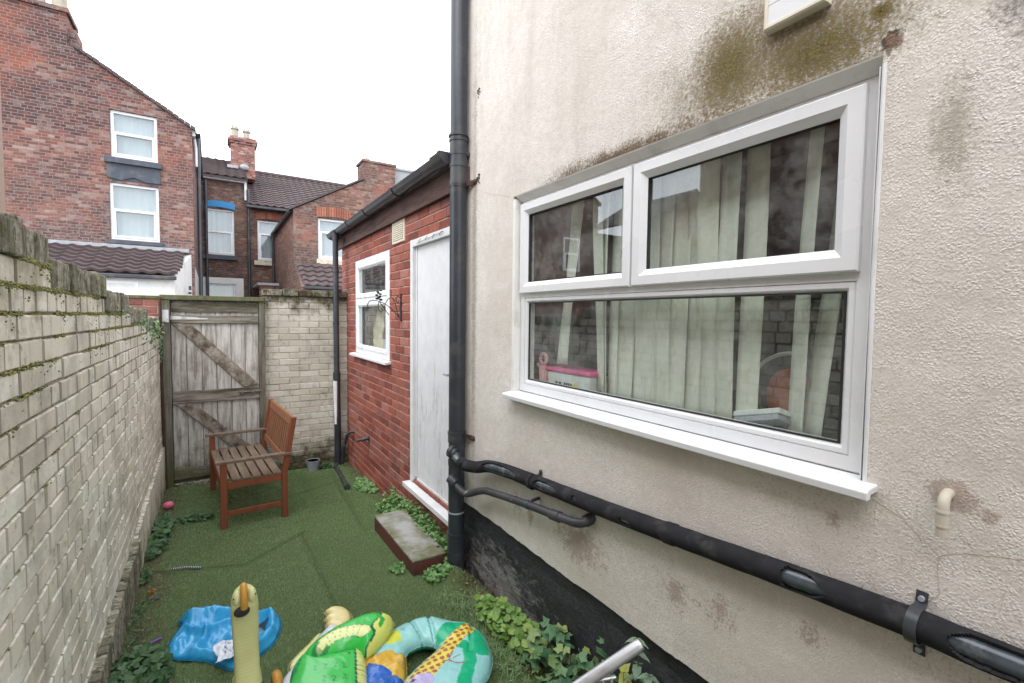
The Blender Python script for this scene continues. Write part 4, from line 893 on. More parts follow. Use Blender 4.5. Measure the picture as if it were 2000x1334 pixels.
def omega_clip(y, z, parent, r=0.036, w=0.024, mat='blackiron', ears=True):
    a = MB(); pts = []
    for k in range(13):
        th = math.pi * k / 12; pts.append((1.413 - (r + 0.002) * math.sin(th), z + (r + 0.002) * math.cos(th)))
    if ears: pts = [(1.445, z + r + 0.032), (1.440, z + r + 0.006)] + [(1.413 + 0.022, z + r + 0.002)] + pts + [(1.413 + 0.022, z - r - 0.002)] + [(1.440, z - r - 0.006), (1.445, z - r - 0.045)]
    vs = []
    for yy in (y - w / 2, y + w / 2):
        for e in (0, 0.0035):
            for i, (x_, z_) in enumerate(pts):
                cx, cz = 1.425, z; d = math.hypot(x_ - cx, z_ - cz) or 1; vs.append((x_ + (x_ - cx) / d * e, yy, z_ + (z_ - cz) / d * e))
    n = len(pts); fs = []
    for i in range(n - 1):
        fs += [(i, i + 1, 2 * n + i + 1, 2 * n + i), (n + i, 3 * n + i, 3 * n + i + 1, n + i + 1), (i, n + i, n + i + 1, i + 1), (2 * n + i, 2 * n + i + 1, 3 * n + i + 1, 3 * n + i)]
    a.add(vs, fs); c = a.build('pipe_clip', M[mat], parent, smooth=True)
    if ears:
        for s in (1, -1):
          a = MB(); a.tube([(1.436, y, z + s * (r + (0.019 if s > 0 else 0.034))), (1.446, y, z + s * (r + (0.019 if s > 0 else 0.034)))], 0.0065, 10)
          a.build('screw', M['galv'], c, smooth=True)
omega_clip(0.407, -0.724, IP, 0.0375, 0.024, 'blackpipe'); omega_clip(2.01, -0.858, IP, 0.0375, 0.03, 'foam', False)
a = MB(); a.beam((1.42, 1.99, -0.835), (1.449, 1.985, -0.815), 0.014, 0.014); a.sphere((1.446, 1.985, -0.806), 0.011, 8, 6); a.build('bracket', M['blackpipe'], IP)
WP = thing('waste_pipe', (1.385, 2.2, -1.05), 'shorter flaking black waste pipe below the lagged pipe, elbowing into the rendered wall', 'pipe')
pts = arc_path([(1.335, 2.83, -1.088), (1.350, 2.74, -1.125), (1.362, 2.66, -1.128), (1.378, 2.50, -1.060), (1.384, 2.38, -1.035), (1.386, 2.05, -0.985), (1.388, 1.72, -0.945), (1.392, 1.64, -0.935), (1.412, 1.60, -0.925), (1.448, 1.585, -0.905), (1.47, 1.585, -0.90)], 6)
a = MB(); a.tube(pts, 0.0215, 16); a.build('pipe', M['blackpipe_worn'], WP, smooth=True)
for P_, r_v in (([(1.387, 1.81, -0.957), (1.388, 1.745, -0.949)], 0.0265), ([(1.415, 1.60, -0.923), (1.446, 1.588, -0.908)], 0.0265), ([(1.325, 2.845, -1.075), (1.345, 2.79, -1.10)], 0.032)):
    a = MB(); a.tube(P_, r_v, 14); a.build('coupling', M['blackpipe_worn'], WP, smooth=True)
a = MB(); a.tube([(1.386, 2.02, -0.981), (1.386, 1.99, -0.977)], 0.024, 14); a.beam((1.40, 2.0, -0.958), (1.449, 1.995, -0.950), 0.014, 0.012); a.build('pipe_clip', M['blackpipe'], WP, smooth=True)
OP = thing('overflow_pipe', (1.42, 0.37, -0.45), 'small beige overflow pipe stub bent downwards on the rendered wall right of the sill', 'pipe')
a = MB(); a.tube(arc_path([(1.46, 0.372, -0.398), (1.43, 0.370, -0.398), (1.412, 0.369, -0.408), (1.406, 0.368, -0.43), (1.405, 0.368, -0.488)], 5), 0.0115, 16); a.build('pipe', M['beigepipe'], OP, smooth=True)
a = MB(); a.tube([(1.406, 0.368, -0.428), (1.405, 0.368, -0.468)], 0.0128, 16); a.tube([(1.4055, 0.368, -0.430), (1.4055, 0.368, -0.434)], 0.0138, 16); a.tube([(1.4055, 0.368, -0.462), (1.4055, 0.368, -0.466)], 0.0138, 16); a.build('coupling', M['beigepipe'], OP, smooth=True)
# grime and old sealant lumps by the pipe
for (y, z, s, lb) in ((2.70, 0.885, 0.020, 'middle'), (2.72, 1.42, 0.014, 'upper'), (2.69, 2.03, 0.018, 'top')):
    a = MB()
    for k in range(10): a.sphere((1.447, y + random.gauss(0, s * 0.7), z + random.gauss(0, s)), s * random.uniform(0.2, 0.5), 7, 5)
    a.build('moss_clump', M['cobweb'], origin=(1.447, y, z), smooth=True, label=f'small grey-brown crust on the render edge beside the soil pipe, {lb} one', cat='crust', group='crusts beside the soil pipe')

# ================= wall bracket on the outhouse =================
BK = thing('hanging_basket_bracket', (1.44, 4.13, 0.08), 'black scrolled iron hanging-basket bracket on the outhouse brickwork beside its window', 'bracket')
a = MB(); a.box(1.437, 4.145, -0.045, 1.445, 4.165, 0.205); a.build('back_plate', M['blackiron'], BK)
def scroll(c, r0, r1, a0, a1, n=16): return [(c[0] + (r0 + (r1 - r0) * k / n) * math.cos(a0 + (a1 - a0) * k / n), c[1] + (r0 + (r1 - r0) * k / n) * math.sin(a0 + (a1 - a0) * k / n)) for k in range(n + 1)]
def iron(pts, r=0.0042): a = MB(); a.tube([(1.437 - d * 0.98 * 0.72, 4.155 + d * 0.20 * 0.72, 0.02 + z * 0.85) for d, z in pts], r * 0.85, 6); return a
iron(arc_path([(0.0, -0.04, 0), (0.10, 0.06, 0), (0.22, 0.13, 0), (0.30, 0.14, 0), (0.36, 0.12, 0), (0.385, 0.07, 0), (0.35, 0.045, 0), (0.33, 0.07, 0)], 5) and [(p.x, p.y) for p in arc_path([(0.0, -0.05, 0), (0.08, 0.03, 0), (0.18, 0.10, 0), (0.28, 0.135, 0), (0.36, 0.135, 0), (0.395, 0.09, 0), (0.37, 0.055, 0), (0.345, 0.075, 0)], 5)]).build('arm', M['blackiron'], BK, smooth=True)
for P in ([(0.19, 0.10, 0), (0.15, 0.155, 0), (0.10, 0.17, 0), (0.06, 0.10, 0), (0.04, 0.02, 0), (0.02, -0.02, 0), (0.05, -0.05, 0)], [(0.0, 0.17, 0), (0.03, 0.19, 0), (0.055, 0.15, 0), (0.03, 0.12, 0), (0.02, 0.145, 0)], [(0.26, 0.125, 0), (0.27, 0.06, 0), (0.24, 0.02, 0), (0.215, 0.04, 0), (0.235, 0.06, 0)], [(0.25, 0.125, 0), (0.20, 0.06, 0), (0.14, -0.01, 0)]):
    iron([(p.x, p.y) for p in arc_path(P, 6)]).build('scroll', M['blackiron'], BK, smooth=True)
a = MB()
for k in range(9):
    th = k * 2.4; c = (1.437 - 0.19 * 0.98 + 0.018 * math.cos(th), 4.19 + 0.012 * math.sin(th * 1.3), 0.145 + 0.010 * k)
    a.sphere(c, 0.015 - 0.0006 * k, 8, 6, (1.2, 0.5, 0.7))
a.build('cast_ornament', M['blackiron'], BK, smooth=True)

# ================= bench =================
BE = thing('garden_bench', (0.03, 4.58, -1.825), 'reddish teak two-seat garden bench with slatted back and greyed seat facing the whitewashed wall', 'bench')
BM = Matrix.Translation((0.035, 4.58, -1.822)) @ Matrix.Rotation(R_(4), 4, 'Z')
def bb(name, boxes, mat, bevel=0.004):
    for bx in boxes:
        a = MB()
        if len(bx) == 2: vs = None; a.beam(BM @ V(*bx[0]), BM @ V(*bx[1]), 0.045, 0.045)
        else: a.box(*bx, BM)
        a.build(name, M[mat], BE, bevel=bevel)
Lb = 1.16
for y in (0, Lb - 0.04):
    bb('leg', [(0, y, 0, 0.05, y + 0.04, 0.565)], 'teak')
    # rear leg continues into the raked back post
    a = MB(); a.prism([(0.47, 0), (0.52, 0), (0.52, 0.42), (0.60, 0.90), (0.555, 0.90), (0.475, 0.42)], (0, 0, 0), (1, 0, 0), (0, 0, 1), (0, 1, 0), 0.04)
    a.v = [tuple(BM @ (V(*v) + V(0, y, 0))) for v in a.v]; a.build('back_post', M['teak'], BE, bevel=0.004)
    bb('armrest', [(-0.035, y - 0.012, 0.566, 0.545, y + 0.05, 0.59)], 'teakgrey')
    bb('side_rail', [(0.051, y + 0.008, 0.345, 0.469, y + 0.032, 0.405)], 'teak'); bb('stretcher', [(0.051, y + 0.008, 0.11, 0.469, y + 0.032, 0.155)], 'teak')
bb('front_rail', [(0.006, 0.041, 0.33, 0.03, Lb - 0.041, 0.395)], 'teak')
for k in range(6): bb('seat_slat', [(0.008 + k * 0.079, 0.005 if 0 < k < 6 else 0.045, 0.407, 0.008 + k * 0.079 + 0.064, Lb - (0.005 if k else 0.045), 0.425)], 'teakgrey', 0.003)
def raked(z0, z1, y0, y1, t=0.022, off=0.0): # board in the plane of the raked back
    f = lambda z: 0.49 + (z - 0.42) * (0.08 / 0.48) + off
    a = MB(); a.prism([(f(z0), z0), (f(z0) + t, z0), (f(z1) + t, z1), (f(z1), z1)], (0, y0, 0), (1, 0, 0), (0, 0, 1), (0, 1, 0), y1 - y0); a.v = [tuple(BM @ V(*v)) for v in a.v]; return a
raked(0.815, 0.895, 0.041, Lb - 0.041, 0.026).build('top_rail', M['teakback'], BE, bevel=0.004); raked(0.47, 0.53, 0.041, Lb - 0.041, 0.026).build('lower_rail', M['teakback'], BE, bevel=0.004)
for k in range(13):
    y = 0.065 + k * (Lb - 0.17) / 12; raked(0.531, 0.814, y, y + 0.042, 0.014, 0.006).build('back_slat', M['teakback'], BE, bevel=0.002)

# ================= concrete step =================
ST = thing('concrete_step', (1.24, 3.45, -1.78), 'loose concrete step with algae-green top and dark red painted sides below the white door', 'step')
Ms = Matrix.Translation((1.245, 3.44, -1.73)) @ Matrix.Rotation(R_(-0.8), 4, 'X')
a = MB(); a.box(-0.125, -0.455, -0.13, 0.125, 0.445, 0.055, Ms); a.build('sides', M['stepred'], ST, bevel=0.006)
a = MB(); a.box(-0.127, -0.457, 0.0555, 0.127, 0.447, 0.072, Ms); a.build('tread', M['concrete'], ST, bevel=0.006)

# ================= small loose things =================
BU = thing('metal_bucket', (1.0, 6.02, -1.87), 'small galvanised bucket standing at the foot of the painted back wall', 'bucket')
zb = gz(1.0, 6.02)
a = MB(); a.tube([(1.0, 6.02, zb), (1.0, 6.02, zb + 0.125), (1.0, 6.02, zb + 0.125), (1.0, 6.02, zb + 0.02)], [0.055, 0.075, 0.070, 0.05], 24, cap=False); a.tube([(1.0, 6.02, zb + 0.001), (1.0, 6.02, zb + 0.008)], 0.054, 24); a.build('pail', M['galv'], BU, smooth=True)
a = MB(); a.tube([(1.0 + 0.0745 * math.cos(t_), 6.02 + 0.0745 * math.sin(t_), zb + 0.125) for t_ in np.linspace(0, 2 * math.pi, 24, endpoint=False)], 0.004, 6, closed=True); a.build('rim', M['galv'], BU, smooth=True)
a = MB(); a.tube([(1.255, 6.12, gz(1.25, 6.1) + 0.03), (1.215, 5.50, gz(1.2, 5.5) + 0.028), (1.18, 5.12, gz(1.18, 5.1) + 0.028)], 0.022, 14); a.tube([(1.182, 5.14, gz(1.18, 5.1) + 0.03), (1.176, 5.07, gz(1.18, 5.1) + 0.03)], 0.032, 14)
a.build('loose_pipe', M['blackpipe_worn'], origin=(1.2, 5.5, -1.84), smooth=True, label='length of black pipe lying on the turf below the downpipe', cat='pipe')
a = MB(); a.sphere((-0.375, 5.40, gz(-0.375, 5.4) + 0.036), 0.038, 20, 14, (1.15, 1, 0.9)); a.build('toy_ball', M['pinkball'], origin=(-0.375, 5.4, -1.84), smooth=True, label='bright pink egg-shaped ball on the turf by the gate', cat='ball')
t = NT('striped_stick'); w = t.n('ShaderNodeTexWave'); w.inputs['Scale'].default_value = 30; t.l(t.P, w.inputs[0]); t.set(t.mix(t.mr(w.outputs['Fac'], 0.45, 0.55), (0.03, 0.03, 0.04), (0.55, 0.55, 0.62)), 0.5)
a = MB(); a.tube([(-0.265, 3.985, gz(-0.26, 4) + 0.012), (-0.18, 3.955, gz(-0.18, 3.95) + 0.016), (-0.094, 3.90, gz(-0.09, 3.9) + 0.012)], 0.0065, 8); a.build('striped_stick', t.m, origin=(-0.18, 3.95, -1.79), smooth=True, label='thin black and white striped stick lying on the turf', cat='stick')
a = MB(); a.tube([(-0.345, 3.02, gz(-0.34, 3) + 0.02), (-0.262, 3.085, gz(-0.26, 3.08) + 0.016)], 0.0055, 8); a.build('felt_pen', M['purple'], origin=(-0.3, 3.05, -1.76), smooth=True, label='purple felt pen lying beside the mossy wall footing', cat='pen')
a = MB(); a.beam((-0.365, 3.66, gz(-0.36, 3.66) + 0.014), (-0.338, 3.69, gz(-0.34, 3.69) + 0.014), 0.012, 0.010); a.beam((-0.352, 3.67, gz(-0.35, 3.67) + 0.014), (-0.34, 3.66, gz(-0.34, 3.66) + 0.014), 0.008, 0.008); a.build('orange_clip', M['orange'], origin=(-0.35, 3.67, -1.78), label='tiny orange plastic clip on the turf near the wall', cat='clip')
a = MB(); a.sphere((-0.325, 3.58, gz(-0.33, 3.58) + 0.008), 0.02, 10, 6, (1.2, 0.8, 0.5)); a.build('dark_pebble', M['darkgrey'], origin=(-0.325, 3.58, -1.78), smooth=True, label='dark pebble next to the orange clip', cat='pebble')

# ================= plants =================
def leaf_verts(c, nrm, d, size, lobes, depth=0.12, cup=0.12):
    """one scalloped leaf as a fan"""
    nrm = nrm.normalized(); d = (d - nrm * d.dot(nrm)).normalized(); s = nrm.cross(d); n = lobes * 2; vs = [c]
    for k in range(n):
        a = 2 * math.pi * k / n + math.pi / n; r = size * (1 - (depth if k % 2 else 0)) * (1.0 - 0.15 * math.cos(a)) * random.uniform(0.93, 1.05)
        if k == n // 2: r *= 0.45
        vs.append(c + d * r * math.cos(a) + s * r * math.sin(a) + nrm * (cup * r * (0.6 + 0.5 * math.cos(2 * a))))
    return vs, [(0, 1 + k, 1 + (k + 1) % n) for k in range(n)]
def pointed_leaf(c, nrm, d, L, wdt):
    nrm = nrm.normalized(); d = (d - nrm * d.dot(nrm)).normalized(); s = nrm.cross(d); prof = [(0, 0.05), (0.12, 0.42), (0.3, 0.5), (0.5, 0.42), (0.7, 0.28), (0.87, 0.12), (1, 0)]
    vs = []; fs = []
    for i, (t_, w) in enumerate(prof):
        mid = c + d * L * t_ - nrm * (0.35 * L * t_ * t_); ser = 1.12 if i % 2 else 0.92
        vs += [mid - s * w * wdt * ser + nrm * 0.12 * wdt, mid, mid + s * w * wdt * ser + nrm * 0.12 * wdt]
    for i in range(len(prof) - 1):
        b = 3 * i; fs += [(b, b + 1, b + 4, b + 3), (b + 1, b + 2, b + 5, b + 4)]
    return vs, fs
def plant(name, label, pts_fn, n, size, hmax, mat, lobes=6, stems=True, wall=0, cat='plant', group=None, depth=0.12, stem_mat='stem', smin=0.5):
    base = None; lm = MB(); sm_ = MB(); P = []
    for k in range(n):
        x, y, dens = pts_fn(); z = gz(x, y); h = hmax * random.uniform(0.15, 1) * dens; P.append((x, y, z))
        c = V(x + random.gauss(0, 0.01), y + random.gauss(0, 0.01), z + h + 0.004)
        nrm = V(random.gauss(0, 0.45) - wall * 0.6, random.gauss(0, 0.45) - 0.25, 1.0)
        vs, fs = leaf_verts(c, nrm, V(random.gauss(0, 1), random.gauss(0, 1), 0), size * random.uniform(smin, 1), lobes, depth); lm.add(vs, fs)
        if stems and h > 0.015: sm_.tube([(x + random.gauss(0, 0.012), y + random.gauss(0, 0.012), z - 0.002), tuple(c)], 0.0013, 4, cap=False)
    cx = sum(p[0] for p in P) / n; cy = sum(p[1] for p in P) / n; cz = sum(p[2] for p in P) / n
    if stems:
        r = thing(name, (cx, cy, cz), label, cat, group); lm.build('leaves', M[mat], r); sm_.build('stems', M[stem_mat], r); return r
    return lm.build(name, M[mat], origin=(cx, cy, cz), label=label, cat=cat, group=group)
def ell(cx, cy, rx, ry, rot=0):
    def f():
        a = random.uniform(0, 2 * math.pi); r = math.sqrt(random.random()); u = rx * r * math.cos(a); v = ry * r * math.sin(a); q = R_(rot)
        return cx + u * math.cos(q) - v * math.sin(q), cy + u * math.sin(q) + v * math.cos(q), 1.1 - r * 0.6
    return f
def strip(x0, y0, x1, y1, w):
    def f():
        t_ = random.random(); return x0 + (x1 - x0) * t_ + random.gauss(0, w), y0 + (y1 - y0) * t_ + random.gauss(0, w), random.uniform(0.4, 1)
    return f
def ivy_fn():
    y = random.uniform(2.95, 4.35); x = random.uniform(1.36 if y < 3.9 else 1.27, 1.445); return x, y, random.uniform(0.25, 1) * (0.5 + 0.5 * (x - 1.3) / 0.14)
plant('ground_ivy', 'dense small-leaved green ground ivy between the step and the door sill', ivy_fn, 2300, 0.019, 0.24, 'leafivy', 5, stem_mat='leafivy')
plant('ground_ivy', 'patch of small green leaves between step and soil pipe foot', ell(1.27, 2.88, 0.11, 0.10), 230, 0.019, 0.07, 'leafivy', 5, stem_mat='leafivy')
plant('ground_ivy', 'little green leaf tuft at the near corner of the step', ell(1.06, 3.12, 0.05, 0.05), 60, 0.018, 0.05, 'leafivy', 5, stem_mat='leafivy')
plant('ground_ivy', 'small leafy patch at the foot of the red brick wall', ell(1.36, 5.05, 0.09, 0.28), 260, 0.022, 0.06, 'leafivy', 5, stem_mat='leafivy')
plant('weed', 'little weed tuft between the bucket and the downpipe', ell(1.18, 6.05, 0.12, 0.07), 90, 0.02, 0.06, 'leafdark', 5)
plant('mallow_plant', 'pale green scalloped mallow leaves against the black plinth', ell(1.345, 2.10, 0.085, 0.30, 6), 420, 0.030, 0.15, 'leaf', 6, wall=0.3, stem_mat='leafpale')
plant('bramble_plant', 'mixed green and yellowing lobed leaves with brown stems beside the plinth', ell(1.37, 1.74, 0.12, 0.20), 105, 0.040, 0.24, 'leafblue', 5, depth=0.25, wall=0.3)
plant('bramble_plant', 'broad-leaved weed at the very front below the plinth', ell(1.25, 1.56, 0.12, 0.14), 70, 0.040, 0.12, 'leafblue', 5, depth=0.25)
plant('wall_plant', 'dark clump of leaves at the foot of the whitewashed wall near the bench', ell(-0.385, 4.68, 0.065, 0.45), 260, 0.035, 0.07, 'leafdark', 5)
plant('wall_plant', 'dark feathery weed spreading over the turf towards the bench leg', ell(-0.17, 4.98, 0.17, 0.07, -8), 230, 0.020, 0.05, 'leafdark', 5, depth=0.3)
plant('wall_plant', 'small dark weed where the footing steps out', ell(-0.41, 3.86, 0.03, 0.07), 50, 0.022, 0.06, 'leafdark', 5)
plant('wall_plant', 'large dark green clump of round leaves in the near left corner', ell(-0.33, 2.78, 0.13, 0.19), 230, 0.030, 0.11, 'leafdark', 6, stem_mat='leafdark')
plant('creeping_weed', 'thin creeping weed at the base of the mossy footing', strip(-0.385, 3.0, -0.39, 3.6, 0.02), 120, 0.010, 0.02, 'leafdark', 4, stems=False)
plant('leaf_litter', 'scattered dead brown leaves and crumbs along the plinth and soil pipe', strip(1.22, 1.5, 1.36, 2.7, 0.05), 150, 0.012, 0.012, 'litter', 4, stems=False, cat='litter')
plant('leaf_litter', 'pale crumbs of debris on the turf by the left wall', strip(-0.33, 2.9, -0.33, 4.0, 0.05), 90, 0.007, 0.01, 'litter', 4, stems=False, cat='litter')
plant('leaf_litter', 'tiny pale specks of litter scattered over the middle of the turf', ell(0.5, 3.9, 0.8, 2.0), 70, 0.007, 0.012, 'litter', 4, stems=False, cat='litter')
plant('leaf_litter', 'dead brown leaves under the bench and along the gate', ell(0.15, 5.7, 0.5, 0.45), 60, 0.014, 0.012, 'litter', 4, stems=False, cat='litter')
# grassy tufts
def tuft(cx, cy, r, n, L, mat, label):
    a = MB()
    for k in range(n):
        x = cx + random.gauss(0, r); y = cy + random.gauss(0, r * 1.5); z = gz(x, y); an = random.uniform(0, 6.28); l = L * random.uniform(0.4, 1); w = 0.0016
        d = V(math.cos(an), math.sin(an), 0); s = V(-d.y, d.x, 0)
        p = [V(x, y, z), V(x, y, z) + d * l * 0.35 + V(0, 0, l * 0.5), V(x, y, z) + d * l * 0.9 + V(0, 0, l * 0.45)]
        a.add([p[0] - s * w, p[0] + s * w, p[1] - s * w, p[1] + s * w, p[2]], [(0, 1, 3, 2), (2, 3, 4)])
    return a.build('grass_tuft', M[mat], origin=(cx, cy, gz(cx, cy)), label=label, cat='grass tuft')
tuft(1.25, 2.48, 0.05, 160, 0.10, 'leafpale', 'pale weedy grass tuft in front of the soil pipe foot')
tuft(1.16, 2.10, 0.06, 170, 0.09, 'leafpale', 'thin grass tuft between the swim ring and the mallow')
tuft(1.22, 1.88, 0.05, 130, 0.10, 'leafpale', 'straggly dry grass at the edge of the bramble')
plant('bramble_plant', 'taller green and yellow leaves climbing the black plinth behind the metal tube', ell(1.39, 1.46, 0.06, 0.15), 75, 0.036, 0.30, 'leafblue', 5, depth=0.25, wall=0.4)
plant('yellow_leaves', 'few yellowing leaves standing above the bramble at the plinth', ell(1.41, 1.33, 0.02, 0.05), 7, 0.040, 0.42, 'leafyellow', 5, depth=0.2, wall=0.5)
# nettle
NE = thing('nettle_plant', (1.36, 1.22, -1.70), 'upright nettle with drooping serrated leaves against the black plinth', 'nettle')
lm = MB(); sm_ = MB()
for (bx, by, hh) in ((1.40, 1.22, 0.46), (1.38, 1.14, 0.37), (1.37, 1.08, 0.28)):
    zz = gz(bx, by); sm_.tube([(bx, by, zz), (bx - 0.02, by, zz + hh * 0.6), (bx - 0.035, by + 0.01, zz + hh)], [0.004, 0.003, 0.002], 6)
    for k in range(9):
        f = (k + 1) / 9; p = V(bx - 0.035 * f, by + 0.01 * f, zz + hh * f)
        for q in range(2 if k < 8 else 4):
            an = k * 1.6 + q * (3.14 if k < 8 else 1.57) + 0.4; L = 0.075 * (1.15 - 0.5 * f)
            vs, fs = pointed_leaf(p, V(0.2 * math.cos(an), 0.2 * math.sin(an), 1), V(math.cos(an), math.sin(an), 0.15), L, L * 0.62); lm.add(vs, fs)
lm.build('leaves', M['leafnettle'], NE); sm_.build('stems', M['leafdark'], NE)
# ferns and ivy growing out of the left wall
for (y, z, n, s, mt, lb) in ((4.55, -0.10, 40, 0.016, 'leafblue', 'small leafy sprig in the coping joint nearer the camera'), (5.05, -0.19, 40, 0.018, 'leafblue', 'leafy sprig low in the joints of the whitewashed wall, middle of three'), (5.60, -0.16, 90, 0.022, 'leafpale', 'largest pale fern tuft hanging from the far end of the whitewashed wall'), (5.85, -0.34, 50, 0.020, 'leafblue', 'lowest fern tuft on the whitewashed wall next to the gate'), (3.55, 0.02, 22, 0.010, 'leafblue', 'tiny weed under the third step of the coping')):
    lm = MB()
    for k in range(n):
        c = V(-0.455 + abs(random.gauss(0, 0.022)), y + random.gauss(0, 0.07), z + random.gauss(0, 0.05))
        vs, fs = leaf_verts(c, V(1, random.gauss(0, 0.5) - 0.5, random.gauss(0.5, 0.5)), V(0, random.gauss(0, 1), -1), s * random.uniform(0.5, 1), 4, 0.3); lm.add(vs, fs)
    lm.build('wall_fern', M[mt], origin=(-0.46, y, z), label=lb, cat='fern', group='sprigs growing from the whitewashed wall')
a = MB(); vs, fs = pointed_leaf(V(-0.57, 2.27, 0.215), V(0, 0, 1), V(0.75, 0.5, 0.0), 0.10, 0.02); a.add(vs, fs); a.build('long_leaf', M['leaf'], origin=(-0.57, 2.27, 0.21), label='long yellow-green leaf poking over the stepped coping', cat='leaf')

# ================= inflatables and toys =================
def inflate(outline, zc, T, paint=None, bottom=None, step=0.012, wr=0.0, wrs=14.0, flat=0.5, tilt=(0, 0), pw=0.5, seed=0, lobes=None, Tb=None, seam=True):
    """closed cushion over a 2-D outline; returns MB with a printed colour per vertex"""
    pts = [V(*p) for p in outline]
    # smooth closed outline
    n = len(pts); S = []
    for i in range(n):
        p0, p1, p2, p3 = pts[i - 1], pts[i], pts[(i + 1) % n], pts[(i + 2) % n]
        L = max(2, int((p2 - p1).length / step))
        for k in range(L):
            t_ = k / L; S.append(0.5 * ((2 * p1) + (p2 - p0) * t_ + (2 * p0 - 5 * p1 + 4 * p2 - p3) * t_ * t_ + (-p0 + 3 * p1 - 3 * p2 + p3) * t_ ** 3))
    B = np.array([(p.x, p.y) for p in S]); x0, y0 = B.min(0); x1, y1 = B.max(0); A2 = np.roll(B, -1, 0)
    def inside(q):
        c = (B[:, 1] > q[1]) != (A2[:, 1] > q[1]); xx = (A2[:, 0] - B[:, 0]) * (q[1] - B[:, 1]) / (A2[:, 1] - B[:, 1] + 1e-12) + B[:, 0]
        return (np.sum(c & (q[0] < xx)) % 2) == 1
    def dist(q):
        d = A2 - B; t_ = np.clip(((q - B) * d).sum(1) / ((d * d).sum(1) + 1e-12), 0, 1); return np.sqrt(((q - B - d * t_[:, None]) ** 2).sum(1)).min()
    inner = []
    for gx in np.arange(x0, x1, step):
        for gy in np.arange(y0, y1, step):
            q = np.array([gx + random.uniform(-0.1, 0.1) * step, gy + random.uniform(-0.1, 0.1) * step])
            if inside(q) and dist(q) > step * 0.45: inner.append(tuple(q))
    allp = [Vector(p) for p in B] + [Vector(p) for p in inner]; nb = len(B)
    ov, oe, of, *_ = delaunay_2d_cdt(allp, [(i, (i + 1) % nb) for i in range(nb)], [], 1, 1e-6)
    D = [0 if i < nb else dist(np.array((p.x, p.y))) for i, p in enumerate(ov)]; dm = max(D)
    mb = MB(); mb.col = []; cx = (x0 + x1) / 2; cy = (y0 + y1) / 2
    def h(i, p):
        r = min(1, D[i] / (dm * flat)); v = (1 - (1 - r) ** 2) ** pw
        w = 0
        if wr and D[i] > 0:
            w = wr * (mnoise.noise(V(p.x * wrs, p.y * wrs, seed)) + 0.6 * abs(mnoise.noise(V(p.x * wrs * 2.1, p.y * wrs * 1.4, seed + 4))) - 0.25) * min(1, D[i] / 0.03)
        return v, w
    top = []; bot = []
    for i, p in enumerate(ov):
        v, w = h(i, p); bz = zc + tilt[0] * (p.x - cx) + tilt[1] * (p.y - cy)
        zz = bz + T / 2 * v + w
        if lobes: zz += lobes(p.x, p.y, D[i])
        top.append(len(mb.v)); mb.v.append((p.x, p.y, zz)); mb.col.append(paint(p.x, p.y, D[i]) if paint else (1, 1, 1))
    for i, p in enumerate(ov):
        if D[i] == 0 and i < nb: bot.append(top[i]); continue
        v, w = h(i, p); bz = zc + tilt[0] * (p.x - cx) + tilt[1] * (p.y - cy)
        bot.append(len(mb.v)); mb.v.append((p.x, p.y, max(bz - (Tb or T) / 2 * v, gz(p.x, p.y) + 0.002) if v > 0 else bz)); mb.col.append(bottom or (paint(p.x, p.y, D[i]) if paint else (1, 1, 1)))
    for f in of:
        mb.f.append(tuple(top[i] for i in f)); g_ = tuple(bot[i] for i in reversed(f))
        mb.f.append(g_)
    if seam:
        area = sum(B[i][0] * A2[i][1] - A2[i][0] * B[i][1] for i in range(nb)); sg = 1 if area > 0 else -1; b0 = len(mb.v)
        for lay in (0.0006, -0.0006):
            for i in range(nb):
                d_ = B[(i + 1) % nb] - B[i - 1]; d_ = d_ / (np.linalg.norm(d_) + 1e-9); w_ = 0.0065 * (1 + 0.35 * mnoise.noise(V(B[i][0] * 60, B[i][1] * 60, 1)))
                q = mb.v[top[i]]; mb.v.append((q[0] + sg * d_[1] * w_, q[1] - sg * d_[0] * w_, q[2] + lay + 0.002 * mnoise.noise(V(q[0] * 50, q[1] * 50, 2)))); mb.col.append(tuple(0.8 * c for c in mb.col[top[i]]))
        for i in range(nb):
            j = (i + 1) % nb; mb.f.append((top[i], top[j], b0 + j, b0 + i)); mb.f.append((top[j], top[i], b0 + nb + i, b0 + nb + j)); mb.f.append((b0 + i, b0 + j, b0 + nb + j, b0 + nb + i))
    return mb
def vinyl(name, rough=0.25, spec=0.5, sss=0.0, coat=0.3):
    t = NT(name); ca = t.n('ShaderNodeVertexColor'); ca.layer_name = 'col'
    t.set(ca.outputs[0], t.mr(t.noise(12, 4), 0.3, 0.7, rough * 0.8, rough * 1.3), spec=spec); t.b.inputs['Coat Weight'].default_value = coat; t.b.inputs['Coat Roughness'].default_value = 0.12
    t.bump(t.noise(25, 3), 0.12, 0.01); return t.m
M['vinyl'] = vinyl('printed_vinyl')
def segd(x, y, P):
    best = 9; tb = 0; acc = 0
    for (ax, ay), (bx, by) in zip(P, P[1:]):
        L2 = (bx - ax) ** 2 + (by - ay) ** 2; t_ = max(0, min(1, ((x - ax) * (bx - ax) + (y - ay) * (by - ay)) / L2)); d = math.hypot(x - ax - t_ * (bx - ax), y - ay - t_ * (by - ay)); L = math.sqrt(L2)
        if d < best: best = d; tb = acc + t_ * L
        acc += L
    return best, tb
